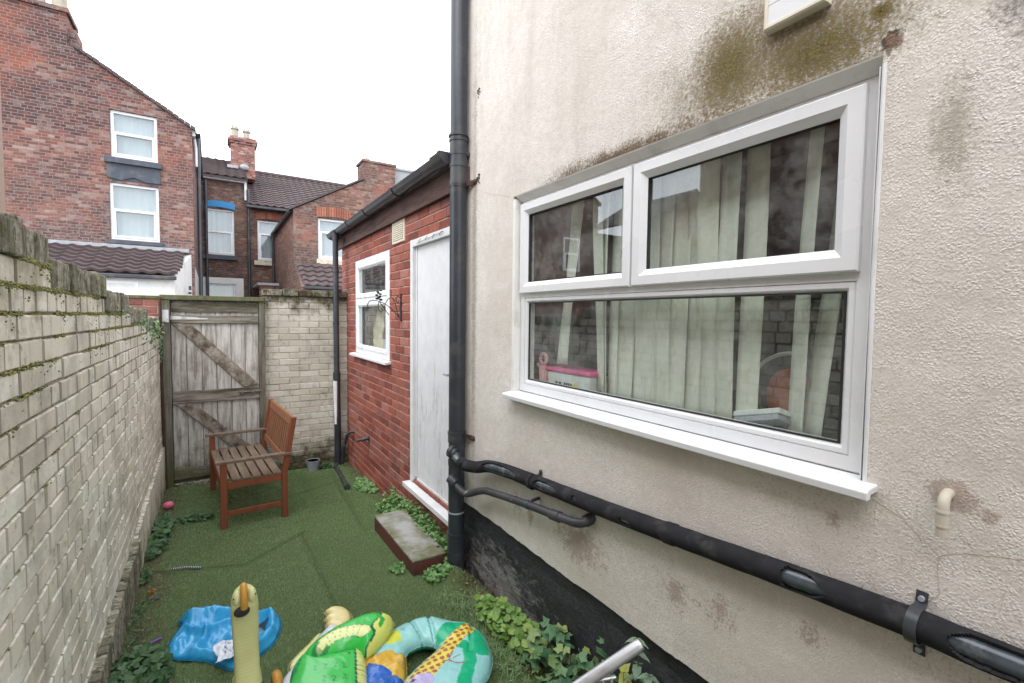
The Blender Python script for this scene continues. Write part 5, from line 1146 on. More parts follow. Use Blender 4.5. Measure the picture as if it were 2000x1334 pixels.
# --- crocodile float ---
GREEN = (0.035, 0.50, 0.07); YEL = (0.66, 0.70, 0.16); DG = (0.0, 0.10, 0.05)
CA = [(0.341, 2.256), (0.333, 2.318), (0.394, 2.374), (0.485, 2.414), (0.577, 2.431), (0.667, 2.425), (0.732, 2.39), (0.762, 2.348), (0.761, 2.31), (0.714, 2.247), (0.639, 2.191), (0.585, 2.172), (0.56, 2.215), (0.5, 2.239), (0.437, 2.235), (0.383, 2.222)]
CB = [(0.239, 2.122), (0.268, 2.223), (0.294, 2.311), (0.34, 2.345), (0.418, 2.303), (0.496, 2.274), (0.575, 2.25), (0.588, 2.192), (0.555, 2.031), (0.517, 1.921), (0.42, 1.86), (0.30, 1.93)]
belly = [(0.395, 2.262), (0.432, 2.300), (0.493, 2.312), (0.561, 2.292), (0.600, 2.262)]
def paintA(x, y, d):
    db, tb = segd(x, y, belly)
    sn = (x - 0.655) * 0.75 + (2.30 - y) * 0.45
    c = GREEN
    if sn > 0.012 + 0.01 * math.sin(y * 60) : c = YEL
    if abs(sn - 0.012 - 0.01 * math.sin(y * 60)) < 0.0045: c = DG
    if db < 0.030 - 0.014 * (tb < 0.03): c = ((0.28, 0.36, 0.10) if (tb % 0.030) < 0.003 else (0.70, 0.74, 0.30))
    elif db < 0.0335: c = (0.01, 0.22, 0.05)
    dm, _ = segd(x, y, [(0.700, 2.370), (0.690, 2.330), (0.705, 2.300), (0.680, 2.268)])
    if dm < 0.010: c = (0.02, 0.35, 0.05)
    if segd(x, y, [(0.742, 2.362), (0.752, 2.340)])[0] < 0.004 or segd(x, y, [(0.748, 2.348), (0.736, 2.346)])[0] < 0.003: c = DG
    return c
def paintB(x, y, d):
    c = GREEN
    e = (x - 0.520) - (y - 2.1) * 0.22
    if e > 0: c = (0.28, 0.36, 0.10) if ((y * 38) % 1) < 0.13 else (0.68, 0.72, 0.26)
    if abs(e) < 0.0045: c = DG
    for (sx_, sy_) in ((0.36, 2.17), (0.40, 2.155), (0.44, 2.14), (0.475, 2.12), (0.38, 2.08), (0.42, 2.06), (0.29, 2.24), (0.31, 2.27), (0.46, 2.05)):
        if abs(x - sx_ - 0.006 * math.sin((y - sy_) * 200)) < 0.003 and abs(y - sy_) < 0.020: c = DG
    if segd(x, y, [(0.47, 2.235), (0.50, 2.215), (0.515, 2.18)])[0] < 0.0035: c = DG
    return c
CF = thing('crocodile_float', (0.5, 2.2, -1.7), 'bright green inflatable crocodile with yellow belly lying in the toy pile', 'inflatable')
inflate(CA, -1.600, 0.150, paintA, (0.66, 0.62, 0.05), step=0.0055, flat=0.75, tilt=(0.05, 0.0), wr=0.004, wrs=9).build('head', M['vinyl'], CF, smooth=True, ang=180)
inflate(CB, -1.635, 0.150, paintB, (0.10, 0.5, 0.10), step=0.0055, flat=0.6, wr=0.004, wrs=9, seed=3).build('body', M['vinyl'], CF, smooth=True, ang=180)
# --- safari swim ring ---
RG = [(0.560, 2.214), (0.628, 2.286), (0.702, 2.322), (0.779, 2.352), (0.87, 2.370), (0.978, 2.349), (1.059, 2.262), (1.140, 2.180), (1.16, 2.061), (1.144, 2.000), (1.120, 1.920), (1.06, 1.84), (0.97, 1.78), (0.85, 1.72), (0.60, 1.80), (0.689, 1.971), (0.739, 2.011), (0.802, 2.047), (0.883, 2.085), (0.926, 2.117), (0.906, 2.160), (0.87, 2.185), (0.80, 2.182), (0.752, 2.150), (0.643, 2.150)]
AQ = (0.30, 0.62, 0.60); GR2 = (0.01, 0.42, 0.20)
gax = [(1.10, 2.125), (1.052, 2.100), (0.972, 2.062), (0.87, 1.998), (0.771, 1.935), (0.72, 1.90)]
def paintR(x, y, d):
    c = AQ
    d1, _ = segd(x, y, [(1.00, 2.030), (1.03, 1.99), (0.995, 1.90), (0.91, 1.80)])
    if d1 < 0.030: c = GR2
    d1, _ = segd(x, y, [(0.97, 2.14), (1.02, 2.17), (1.08, 2.13), (1.10, 2.05), (1.075, 1.95)])
    if d1 < 0.042: c = GR2
    d1, t1 = segd(x, y, gax)
    if d1 < 0.034 + 0.02 * min(1, t1 / 0.35):
        c = (0.74, 0.66, 0.10)
        q = V(x * 31, y * 31, 0); cell = V(math.floor(q.x), math.floor(q.y), 0)
        ox = 0.25 * mnoise.noise(V(cell.x * 1.7, cell.y * 2.3, 1)); oy = 0.25 * mnoise.noise(V(cell.x * 2.7, cell.y * 1.3, 7))
        if math.hypot(q.x - cell.x - 0.5 - ox, q.y - cell.y - 0.5 - oy) < 0.36: c = (0.42, 0.10, 0.045)
    for P in ([(0.875, 1.955), (0.91, 1.955), (0.945, 1.99)], [(0.91, 1.955), (0.935, 1.91), (0.965, 1.90)], [(0.935, 1.955), (0.965, 1.955)]):
        if segd(x, y, P)[0] < 0.0035: c = (0.38, 0.07, 0.05)
    if math.hypot((x - 0.725) / 0.055, (y - 2.255) / 0.05) < 1: c = (0.62, 0.66, 0.05)
    if math.hypot(x - 0.80, y - 2.275) < 0.013: c = (0.20, 0.38, 0.55)
    if math.hypot(x - 0.765, y - 2.215) < 0.007: c = (0.6, 0.6, 0.05)
    if math.hypot((x - 0.735) / 0.075, (y - 1.895) / 0.05) < 1:
        c = (0.48, 0.42, 0.70)
        if math.hypot((x - 0.722), (y - 1.925)) < 0.010: c = (0.02, 0.02, 0.06)
    if segd(x, y, [(0.86, 2.375), (0.868, 2.18)])[0] < 0.0028 or segd(x, y, [(0.95, 2.36), (0.915, 2.15)])[0] < 0.0022: c = (0.05, 0.28, 0.25)  # crease shade painted as dark lines along the folds
    return c
def ring_lobes(x, y, d):
    a = segd(x, y, [(0.86, 2.375), (0.868, 2.18)])[0]; b = segd(x, y, [(0.965, 2.34), (0.92, 2.15)])[0]; c = segd(x, y, [(1.145, 2.17), (1.06, 2.03), (1.02, 1.96)])[0]
    return -0.022 * math.exp(-(a / 0.008) ** 2) * min(1, d / 0.02) - 0.018 * math.exp(-(b / 0.008) ** 2) * min(1, d / 0.02) - 0.012 * math.exp(-(c / 0.01) ** 2) * min(1, d / 0.02)
inflate(RG, -1.66, 0.125, paintR, (0.01, 0.40, 0.22), step=0.0055, flat=0.62, wr=0.006, wrs=11, lobes=ring_lobes, seed=9).build('swim_ring', M['vinyl'], origin=(0.9, 2.1, -1.72), smooth=True, ang=180,
    label='half-deflated aqua swim ring printed with a giraffe neck and green leaves', cat='swim ring')
# --- deflated yellow and blue toy ---
DT = thing('deflated_toy', (0.66, 2.1, -1.72), 'crumpled orange-yellow and blue vinyl toy between crocodile and swim ring', 'inflatable')
inflate([(0.580, 2.277), (0.698, 2.345), (0.765, 2.33), (0.790, 2.241), (0.760, 2.128), (0.71, 1.99), (0.64, 1.90), (0.555, 2.0)], -1.665, 0.10, lambda x, y, d: (0.70, 0.42, 0.05) if segd(x, y, [(0.735, 2.16), (0.745, 2.155)])[0] > 0.006 else (0.15, 0.06, 0.02), (0.6, 0.35, 0.03), step=0.009, flat=0.7, wr=0.028, wrs=15, seed=21).build('yellow_skin', M['vinyl'], DT, smooth=True, ang=180)
inflate([(0.575, 2.14), (0.620, 2.130), (0.665, 2.06), (0.69, 1.97), (0.66, 1.88), (0.53, 1.90)], -1.635, 0.08, lambda x, y, d: (0.01, 0.12, 0.52), (0.01, 0.1, 0.4), step=0.009, flat=0.7, wr=0.030, wrs=19, seed=31).build('blue_skin', M['vinyl'], DT, smooth=True, ang=180)
# --- white float with orange spots and pale yellow foot ---
WT = thing('white_float', (0.4, 2.35, -1.73), 'flat white inflatable with orange spots under the crocodile, pale yellow foot sticking out', 'inflatable')
def pw_(x, y, d):
    for (a_, b_, r_) in ((0.315, 2.27, 0.032), (0.40, 2.375, 0.030), (0.36, 2.31, 0.02), (0.27, 2.17, 0.04)):
        if math.hypot(x - a_, y - b_) < r_: return (0.75, 0.22, 0.04)
    return (0.66, 0.68, 0.74)
inflate([(0.200, 2.10), (0.221, 2.231), (0.251, 2.35), (0.323, 2.441), (0.409, 2.537), (0.520, 2.650), (0.558, 2.590), (0.540, 2.462), (0.447, 2.345), (0.364, 2.10)], -1.705, 0.06, pw_, step=0.009, flat=0.5, wr=0.006, seed=5).build('body', M['vinyl'], WT, smooth=True, ang=180)
inflate([(0.516, 2.788), (0.534, 2.793), (0.551, 2.805), (0.577, 2.800), (0.618, 2.764), (0.638, 2.69), (0.623, 2.623), (0.581, 2.585), (0.53, 2.60), (0.50, 2.65), (0.514, 2.689), (0.503, 2.716), (0.527, 2.743)], -1.70, 0.055, lambda x, y, d: (0.74, 0.62, 0.28), step=0.009, flat=0.6).build('foot', M['vinyl'], WT, smooth=True, ang=180)
inflate([(0.300, 2.50), (0.40, 2.60), (0.46, 2.66), (0.47, 2.62), (0.38, 2.52), (0.30, 2.42)], -1.735, 0.03, lambda x, y, d: (0.62, 0.60, 0.22), step=0.01, flat=0.6).build('trim', M['vinyl'], WT, smooth=True, ang=180)
# --- blue deflated thing ---
BG = thing('blue_vinyl_bag', (0.03, 2.95, -1.75), 'crumpled bright blue deflated vinyl bag on the turf behind the toy neck', 'inflatable')
def bl_lobes(x, y, d):
    k = min(1, d / 0.03); z = 0
    for P, w, h in (([(-0.17, 3.17), (0.0, 3.14), (0.12, 3.06)], 0.035, 0.045), ([(-0.15, 3.05), (-0.05, 2.95), (0.05, 3.0), (0.15, 2.93)], 0.020, 0.035), ([(-0.05, 2.95), (-0.10, 2.85)], 0.018, 0.022), ([(-0.1, 2.80), (0.03, 2.72), (0.16, 2.68)], 0.045, 0.02), ([(0.26, 2.93), (0.24, 2.78), (0.16, 2.66)], 0.028, 0.040), ([(0.14, 3.02), (0.25, 2.96)], 0.025, 0.035)):
        dd_, _ = segd(x, y, P); z += h * math.exp(-(dd_ / w) ** 2)
    for P, w, h in (([(0.13, 2.95), (0.21, 2.86)], 0.045, 0.045), ([(-0.1, 3.05), (0.08, 3.03)], 0.022, 0.02), ([(-0.03, 2.86), (0.06, 2.84)], 0.03, 0.022)):
        dd_, _ = segd(x, y, P); z -= h * math.exp(-(dd_ / w) ** 2)
    return z * k
inflate([(-0.225, 2.941), (-0.208, 3.039), (-0.172, 3.142), (-0.185, 3.199), (-0.127, 3.261), (-0.052, 3.268), (0.024, 3.192), (0.087, 3.125), (0.214, 3.064), (0.290, 2.965), (0.295, 2.86), (0.264, 2.751), (0.209, 2.682), (0.147, 2.625), (0.058, 2.615), (0.005, 2.676), (-0.06, 2.758), (-0.136, 2.813), (-0.20, 2.865)], -1.742, 0.045,
        lambda x, y, d: (0.03, 0.34, 0.66) if math.hypot((x - 0.19) / 0.05, (y - 2.90) / 0.035) > 1 else (0.03, 0.05, 0.08), (0.02, 0.25, 0.5), step=0.0065, flat=0.25, wr=0.020, wrs=13, lobes=bl_lobes, seed=2).build('skin', M['vinyl'], BG, smooth=True, ang=180)  # dark oval paints the shaded hollow of the bag's opening
lb_ = MB(); lb_.col = []; n = 26
for j in range(n + 1):
    for i in range(n + 1):
        u = i / n; v = j / n; x = -0.015 + 0.13 * u + 0.01 * math.sin(v * 6); y = 2.62 + 0.13 * v + 0.02 * u
        z = -1.688 + bl_lobes(x, y, 1) * 0.9 + 0.012 * mnoise.noise(V(x * 45, y * 45, 3)) + 0.004
        lb_.v.append((x, y, z)); ink = (0.25 < u < 0.8 and 0.25 < v < 0.85 and (mnoise.noise(V(u * 13, v * 9, 2)) > 0.18))
        lb_.col.append((0.10, 0.11, 0.16) if ink else (0.62, 0.66, 0.74))
for j in range(n):
    for i in range(n): a = j * (n + 1) + i; lb_.f.append((a, a + 1, a + n + 2, a + n + 1))
o_ = lb_.build('printed_label', M['vinyl'], BG, smooth=True, ang=180); md = o_.modifiers.new('t', 'SOLIDIFY'); md.thickness = 0.002
# --- ride-on toy with the long neck ---
RT = thing('ride_on_toy', (0.09, 2.12, -1.73), 'pale yellow plastic ride-on toy with tall ribbed neck, amber beak and amber wheels', 'toy')
t = NT('pale_yellow_plastic'); t.set(t.mix(t.noise(6, 4), (0.60, 0.60, 0.28), (0.68, 0.68, 0.36)), 0.42, spec=0.4); M['toyyellow'] = t.m
t = NT('ribbed_belly'); zz = t.sep()[2]; w = t.math('FRACT', t.math('MULTIPLY', zz, 75.0)); t.bump(t.math('ABSOLUTE', t.math('SUBTRACT', w, 0.5)), 0.3, 0.003); t.set(t.mix(t.mr(t.noise(8, 5), 0.4, 0.7), (0.54, 0.54, 0.24), (0.62, 0.62, 0.31)), 0.5); M['toybelly'] = t.m
M['amber'] = simple('amber_plastic', (0.52, 0.25, 0.04), 0.35, 0.12)
nk = MB(); prof = [(-1.45, 0.050, 0.040, 2.07), (-1.40, 0.044, 0.036, 2.075), (-1.30, 0.044, 0.033, 2.085), (-1.22, 0.047, 0.034, 2.09), (-1.15, 0.048, 0.036, 2.085), (-1.12, 0.046, 0.036, 2.080), (-1.095, 0.040, 0.032, 2.082), (-1.078, 0.031, 0.026, 2.085), (-1.066, 0.018, 0.016, 2.086)]
n = 24; X_ = 0.092
for (z, rx, ry, yc) in prof:
    for k in range(n):
        th = 2 * math.pi * k / n; c, s = math.cos(th), math.sin(th); e = 0.55
        nk.v.append((X_ + (z + 1.28) * -0.02 + rx * abs(c) ** e * (1 if c >= 0 else -1), yc + ry * abs(s) ** e * (1 if s >= 0 else -1), z))
for i in range(len(prof) - 1):
    for k in range(n): a = i * n + k; b = i * n + (k + 1) % n; nk.f.append((a, b, b + n, a + n))
nk.f.append(tuple((len(prof) - 1) * n + k for k in range(n)))
nk.build('neck', M['toybelly'], RT, smooth=True, ang=180)
for s in (-1, 1):
    a = MB(); a.sphere((X_ + s * 0.025 - 0.004, 2.056, -1.092), 0.019, 16, 12, (0.85, 1.1, 1.6)); h_ = a.build('cheek', M['toyyellow'], RT, smooth=True)
    a = MB(); a.sphere((X_ + s * 0.035 - 0.004, 2.044, -1.086), 0.0045, 8, 6); a.build('eye', M['rubber'], h_, smooth=True)
a = MB(); a.tube([(X_ - 0.006, 2.060 + 0.034 * math.cos(t_), -1.105 + 0.052 * math.sin(t_)) for t_ in np.linspace(0.3, 3.5, 16)], 0.0125, 12); a.build('beak', M['amber'], RT, smooth=True)
a = MB(); a.sphere((X_ - 0.014, 2.043, -1.142), 0.025, 16, 12, (1.1, 0.5, 0.85)); a.build('mouth', M['rubber'], RT, smooth=True)
bd_ = MB(); bd_.prism([(1.74, -1.60), (1.74, -1.50), (1.90, -1.448), (2.11, -1.448), (2.30, -1.56), (2.30, -1.63)], (0.047, 0, 0), (0, 1, 0), (0, 0, 1), (1, 0, 0), 0.09); bd_.build('seat', M['toyyellow'], RT, bevel=0.012)
for y in (1.80, 2.26):
    a = MB(); zw = gz(0.1, y) + 0.075; a.tube([(-0.03, y, zw), (0.215, y, zw)], 0.011, 10); a.build('axle', M['rubber'], RT, smooth=True)
    for x in (-0.045, 0.205):
        w_ = MB(); w_.tube([(x + 0.012, y + 0.052 * math.cos(t_), zw + 0.052 * math.sin(t_)) for t_ in np.linspace(0, 2 * math.pi, 28, endpoint=False)], 0.021, 12, closed=True); wo_ = w_.build('wheel', M['amber'], RT, smooth=True)
        w_ = MB(); w_.tube([(x + 0.004, y, zw), (x + 0.020, y, zw)], 0.040, 20); w_.build('hub', M['amber'], wo_, smooth=True)
a = MB(); a.box(0.02, 2.2, -1.66, 0.165, 2.3, -1.60); a.build('undercarriage', M['rubber'], RT)
# --- metal tube frame in the near right corner ---
MF = thing('metal_chair_frame', (0.70, 0.74, -1.68), 'scuffed aluminium tube arm of a folding chair poking in at the bottom edge', 'chair frame')
d0 = V(0.792, 0.700, -0.719); d1 = V(0.60, 0.80, -0.86)
a = MB(); a.tube([d0, d0 + (d1 - d0) * 0.03, d1], [0.0115, 0.0135, 0.0135], 20); a.build('arm_tube', M['steel'], MF, smooth=True)
p = d0 + (d1 - d0) * 0.42
a = MB(); a.beam(p - V(0, 0, 0.012), (p.x + 0.02, p.y + 0.02, -1.68), 0.020, 0.006, (1, 0, 0)); a.beam(p + V(0.018, -0.008, -0.012), (p.x + 0.045, p.y + 0.0, -1.68), 0.020, 0.006, (1, 0, 0)); a.build('leg', M['strap'], MF)
a = MB(); a.tube([p + V(-0.015, -0.0, -0.014), p + V(0.03, -0.015, -0.014)], 0.005, 10); a.build('rivet', M['steel'], MF, smooth=True)

# ================= houses beyond the alley =================
def tiles(mb, O, Udir, Vdir, nu, nv, pu=0.30, pv=0.30, amp=0.045, lift=0.03, clip=None):
    """pantiled slope: O = lower-left corner, Udir along the eaves, Vdir up the slope"""
    O = V(*O); U_ = V(*Udir).normalized(); W_ = V(*Vdir).normalized(); Nr = U_.cross(W_).normalized()
    if Nr.z < 0: Nr = -Nr
    su = 8
    for r in range(nv):
        rows = []
        for (v, lf) in ((r * pv - 0.02, -0.004), (r * pv - 0.015, lift + 0.012), ((r + 1) * pv, 0.0)):
            row = []
            for i in range(nu * su + 1):
                ph = (i % su) / su; w = amp * (0.5 - 0.5 * math.cos(2 * math.pi * ph)) ** 1.5; jit = 0.004 * mnoise.noise(V((i // su) * 3.1, r * 2.3, 0))
                row.append(O + U_ * (i * pu / su) + W_ * v + Nr * (w + lf + jit))
            rows.append(row)
        b = len(mb.v)
        for row in rows: mb.v += [tuple(p) for p in row]
        n = nu * su + 1
        for q in range(2):
            for i in range(nu * su):
                if clip:
                    c = (rows[q][i] + rows[q + 1][i + 1]) / 2
                    if not clip(c): continue
                mb.f.append((b + q * n + i, b + q * n + i + 1, b + (q + 1) * n + i + 1, b + (q + 1) * n + i))
def far_window(x0, x1, z0, z1, Y, parent, sash=True, split=0.52, mat='upvc'):
    f = MB(); O = (0, Y, 0); frame_ring(f, O, (1, 0, 0), (0, -1, 0), x0, x1, z0, z1, 0.065, 0.0, back=0.10); zm = z0 + (z1 - z0) * split
    f.box(x0 + 0.066, Y + 0.001, zm - 0.03, x1 - 0.066, Y + 0.08, zm + 0.035)
    if sash: frame_ring(f, (0, Y - 0.001, 0), (1, 0, 0), (0, -1, 0), x0 + 0.060, x1 - 0.060, z0 + 0.055, zm + 0.034, 0.055, 0.02, back=0.0)
    w = f.build('window', M[mat], parent)
    p = MB(); pane(p, (0, Y + 0.05, 0), (1, 0, 0), (0, -1, 0), x0 + 0.06, x1 - 0.06, z0 + 0.06, zm); pane(p, (0, Y + 0.05, 0), (1, 0, 0), (0, -1, 0), x0 + 0.06, x1 - 0.06, zm, z1 - 0.06); p.build('pane', M['glass_far'], w)
    c = MB(); n = max(6, int((x1 - x0) / 0.1)); 
    for k in range(n + 1):
        x = x0 + 0.06 + (x1 - x0 - 0.12) * k / n; c.v += [(x, Y + 0.12 + 0.018 * (k % 2), z0 + 0.03), (x, Y + 0.12 + 0.018 * (k % 2), z1 - 0.03)]
    for k in range(n): c.f.append((2 * k, 2 * k + 2, 2 * k + 3, 2 * k + 1))
    c.build('curtain', M['curtain'], w); return w
def arch(x0, x1, z0, rise, h, Y, d=0.03):
    """segmental lintel band"""
    a = MB(); n = 14; lo = []; hi = []
    for k in range(n + 1):
        u = -1 + 2 * k / n; c = rise * (1 - u * u); lo.append((x0 + (x1 - x0) * k / n, z0 + c)); hi.append((x0 + (x1 - x0) * k / n, z0 + h + c))
    a.prism(lo + hi[::-1], (0, Y, 0), (1, 0, 0), (0, 0, 1), (0, -1, 0), d); return a
def arch_bricks(x0, x1, z0, h, Y, n):
    a = MB()
    for k in range(n):
        xa = x0 + (x1 - x0) * k / n + 0.006; xb = x0 + (x1 - x0) * (k + 1) / n - 0.006; c = 0.05 * (1 - ((k + 0.5) / n * 2 - 1) ** 2); a.box(xa, Y - 0.02, z0 + c, xb, Y + 0.05, z0 + h + c)
    return a
YA = 15.8; YB = 21.0
# ---- house A: big gabled rear wing on the left
HA = thing('brick_house', (-2.0, YA, -1.95), 'tall sooty brick house wing with sloping roof edge and two stacked white windows, far left', 'house')
WA1 = (-2.10, -1.14, 3.97, 5.15); WA2 = (-2.15, -1.14, 1.89, 3.33)
a = MB()
zr = lambda x: 5.02 + (-0.38 - x) * 0.605
def slab_poly(mb, x0, x1, Y, thick, holes, zfun, z0=-1.95, n=24):
    xs_ = sorted({x0, x1, *np.linspace(x0, x1, n), *[h[0] for h in holes], *[h[1] for h in holes]})
    for xa, xb in zip(xs_, xs_[1:]):
        if xb - xa < 1e-6: continue
        hs = sorted([(h[2], h[3]) for h in holes if h[0] <= xa + 1e-6 and h[1] >= xb - 1e-6]); z = z0
        for h0, h1 in hs + [(None, None)]:
            ta, tb = (zfun(xa), zfun(xb)) if h0 is None else (h0, h0)
            pts = [V(xa, Y, z), V(xb, Y, z), V(xb, Y, tb), V(xa, Y, ta)]; pts += [p + V(0, thick, 0) for p in pts]
            mb.add(pts, [(0, 1, 2, 3), (7, 6, 5, 4), (3, 2, 6, 7), (0, 4, 5, 1), (0, 3, 7, 4), (1, 5, 6, 2)])
            if h0 is None: break
            z = h1
slab_poly(a, -5.2, -0.38, YA, 0.24, [WA1, WA2], lambda x: min(zr(x), 6.60)); a.box(-0.62, YA + 0.2405, 1.30, -0.38, YB, 5.0); a.build('wall', M['brickA'], HA)
a = MB(); a.box(-0.62, YA + 0.2405, -1.95, -0.375, YB, 1.299); a.build('white_side_wall', M['whiterender'], HA)
far_window(*WA1, YA + 0.06, HA); far_window(*WA2, YA + 0.06, HA)
arch(-2.10, -1.14, 3.331, 0.06, 0.10, YA, 0.004).build('arch_band', M['greysill'], HA)
a = MB(); a.prism([(-2.19, 3.44), (-1.9, 3.40), (-1.65, 3.50), (-1.4, 3.41), (-1.09, 3.42), (-1.10, 3.80), (-2.19, 3.80)], (0, YA - 0.005, 0), (1, 0, 0), (0, 0, 1), (0, -1, 0), 0.035); a.build('painted_lintel', M['greysill'], HA)
a = MB(); a.box(-2.22, YA - 0.12, 3.80, -1.05, YA + 0.04, 3.945); a.build('upper_sill', M['greysill'], HA, bevel=0.01)
a = MB(); a.box(-2.22, YA - 0.10, 1.77, -1.06, YA + 0.04, 1.875); a.build('lower_sill', M['greysill'], HA, bevel=0.01)
a = MB(); n = 20
for k in range(n):
    xa = -2.75 + 2.47 * k / n; xb = -2.75 + 2.47 * (k + 1) / n - 0.01; j = random.uniform(-0.01, 0.02)
    a.prism([(xa, zr(xa) + 0.002), (xb, zr(xb) + 0.002), (xb, zr(xb) + 0.085 + j), (xa, zr(xa) + 0.075 + j)], (0, YA - 0.06, 0), (1, 0, 0), (0, 0, 1), (0, 1, 0), 5.3)
a.build('roof', M['tile'], HA)
a = MB(); a.box(-0.375, YA + 0.05, 4.86, -0.30, YB, 5.02); a.build('fascia', M['whitepaint'], HA)
a = MB(); half_tube(a, YA - 0.05, YB, -0.24, 4.97, 4.97, 0.06); a.build('eaves_gutter', M['blackpipe'], HA, smooth=True)
a = MB(); a.box(-4.55, YA - 0.002, 6.40, -2.86, YA + 0.9, 7.22); a.box(-4.65, YA - 0.06, 7.221, -2.80, YA + 0.95, 7.32); a.box(-2.859, YA + 0.1, 6.30, -2.70, YA + 0.8, 6.92); ch = a.build('chimney', M['brickA'], HA)
for k in range(4):
    a = MB(); a.tube([(-3.05 - 0.40 * k, YA + 0.45, 7.32), (-3.05 - 0.40 * k, YA + 0.45, 7.75)], [0.17, 0.14], 14); a.build('chimney_pot', M['pot'], ch, smooth=True)
# lean-to of house A
LA = thing('lean_to', (-2.0, 15.0, -1.95), 'white rendered lean-to with brown pantile roof below the tall brick wing', 'lean-to')
a = MB(); tiles(a, (-4.2, 13.95, 0.93), (1, 0, 0), (0, 1.85, 0.75), 12, 7, 0.30, 0.285, 0.045, 0.045, clip=lambda c: c.x < -0.68 + (c.y - 13.95) * 0.13); a.build('roof', M['tile'], LA)
a = MB(); a.box(-4.2, 14.05, -1.95, -0.745, 14.2, 0.90); a.add([V(-0.745, 14.05, -1.95), V(-0.745, 14.05, 0.90), V(-0.45, 15.79, 1.62), V(-0.45, 15.79, -1.95), V(-0.90, 14.15, -1.95), V(-0.90, 14.15, 0.88), V(-0.60, 15.79, 1.60), V(-0.60, 15.79, -1.95)], [(0, 1, 2, 3), (7, 6, 5, 4), (1, 5, 6, 2), (0, 3, 7, 4), (0, 4, 5, 1), (3, 2, 6, 7)])
a.build('wall', M['whiterender'], LA)
a = MB(); a.box(-4.2, 13.88, 0.80, -0.70, 13.97, 0.895); a.build('gutter', M['blackpipe'], LA, bevel=0.02)
a = MB(); a.box(-4.2, 15.65, 1.66, -0.50, 15.797, 1.75); a.build('flashing', M['lead'], LA)
far_window(-2.3, -1.44, -0.2, 0.74, 14.04, LA, sash=False)
a = MB(); a.box(-0.50, 14.9, 0.62, -0.44, 14.98, 0.72); a.tube([(-0.52, 15.2, 0.55), (-0.45, 15.2, 0.55)], 0.03, 8); a.build('wall_vents', M['darkgrey'], LA)
# black downpipes in the corner between house A and house B
for k, (x, y0, zt, mat, lb) in enumerate(((-0.25, YA + 0.35, 4.9, 'blackpipe', 'black downpipe on the corner of the tall brick wing, left one of the pair'), (-0.12, YB - 0.10, 4.9, 'blackpipe', 'black downpipe behind the tall wing, right one of the pair'))):
    a = MB(); a.tube([(x, y0, -1.9), (x, y0, zt)], 0.05, 12); a.build('downpipe', M[mat], origin=(x, y0, -1.9), smooth=True, label=lb, cat='downpipe', group='downpipes beside the brick wing')
a = MB(); a.tube([(-0.33, YA + 0.30, 4.85), (-0.30, YA + 0.28, 4.6), (-0.30, YA + 0.28, 4.1)], 0.035, 10); a.build('pipe_offset', M['whitepaint'], origin=(-0.3, YA + 0.3, 4.3), smooth=True, label='short white pipe offset under the eaves of the tall wing', cat='pipe')
# ---- house B
HB = thing('brick_house', (0.5, YB, -1.95), 'brown brick terrace back wall with bright blue window lintel and red chimney stack', 'house')
WB1 = (-0.16, 0.77, 2.23, 3.93); WB2 = (-0.10, 0.78, -0.2, 1.15)
a = MB(); slab_poly(a, -0.37, 1.22, YB, 0.3, [WB1], lambda x: 4.98, z0=1.38); a.build('wall', M['brickB'], HB)
a = MB(); slab_poly(a, -0.37, 1.05, YB, 0.3, [WB2], lambda x: 1.379); a.build('white_lower_wall', M['whiterender'], HB)
a = MB(); a.box(1.051, YB, -1.95, 1.22, YB + 0.3, 1.379); a.build('brick_pier', M['brickB'], HB)
far_window(*WB1, YB + 0.08, HB, split=0.5); far_window(*WB2, YB + 0.08, HB, sash=False)
arch(-0.20, 0.80, 3.93, 0.06, 0.23, YB, 0.05).build('blue_lintel', M['bluelintel'], HB)
a = MB(); a.box(-0.25, YB - 0.12, 2.05, 0.87, YB + 0.02, 2.20); a.build('sill', M['greysill'], HB, bevel=0.01)
a = MB(); a.box(-0.37, YB - 0.16, 4.98, 1.12, YB + 0.05, 5.13); a.build('fascia', M['whitepaint'], HB)
a = MB(); a.box(1.121, YB - 0.10, 4.35, 1.20, YB - 0.02, 5.10); a.build('verge_board', M['whitepaint'], HB)
a = MB(); tiles(a, (-0.45, YB - 0.25, 5.12), (1, 0, 0), (0, 4.3, 1.75), 6, 15, 0.28, 0.30, 0.035, 0.025); a.add([V(-0.44, YB - 0.24, 5.10), V(1.22, YB - 0.24, 5.10), V(1.22, 25.05, 6.86), V(-0.44, 25.05, 6.86), V(-0.44, YB - 0.24, 5.02), V(1.22, YB - 0.24, 5.02), V(1.22, 25.05, 6.78), V(-0.44, 25.05, 6.78)], [(0, 1, 2, 3), (7, 6, 5, 4), (0, 4, 5, 1), (1, 5, 6, 2), (2, 6, 7, 3), (3, 7, 4, 0)]); a.build('roof', M['tile'], HB)
a = MB(); a.box(0.76, 22.6, 5.6, 1.62, 23.4, 6.95); 
for k, (g_, zz) in enumerate(((0.05, 6.95), (0.10, 7.04), (0.04, 7.13))): a.box(0.76 - g_, 22.6 - g_, zz + 0.0005, 1.62 + g_, 23.4 + g_, zz + 0.089)
ch = a.build('chimney', M['brickstack'], HB)
for (px, py, hh) in ((0.92, 22.9, 0.50), (1.34, 22.9, 0.44)):
    p_ = MB(); p_.tube([(px, py, 7.22), (px, py, 7.22 + hh * 0.7)], [0.13, 0.115], 12); p_.tube([(px, py, 7.22 + hh * 0.7), (px, py, 7.22 + hh * 0.82)], 0.155, 12)
    for q in range(4): p_.prism([(-0.05, 0), (0.05, 0), (0.0, 0.16)], (px + 0.10 * math.cos(q * 1.571 + 0.6), py + 0.10 * math.sin(q * 1.571 + 0.6), 7.22 + hh * 0.82), (1, 0, 0), (0, 0, 1), (0, 1, 0), 0.03)
    p_.build('chimney_pot', M['pot'], ch)
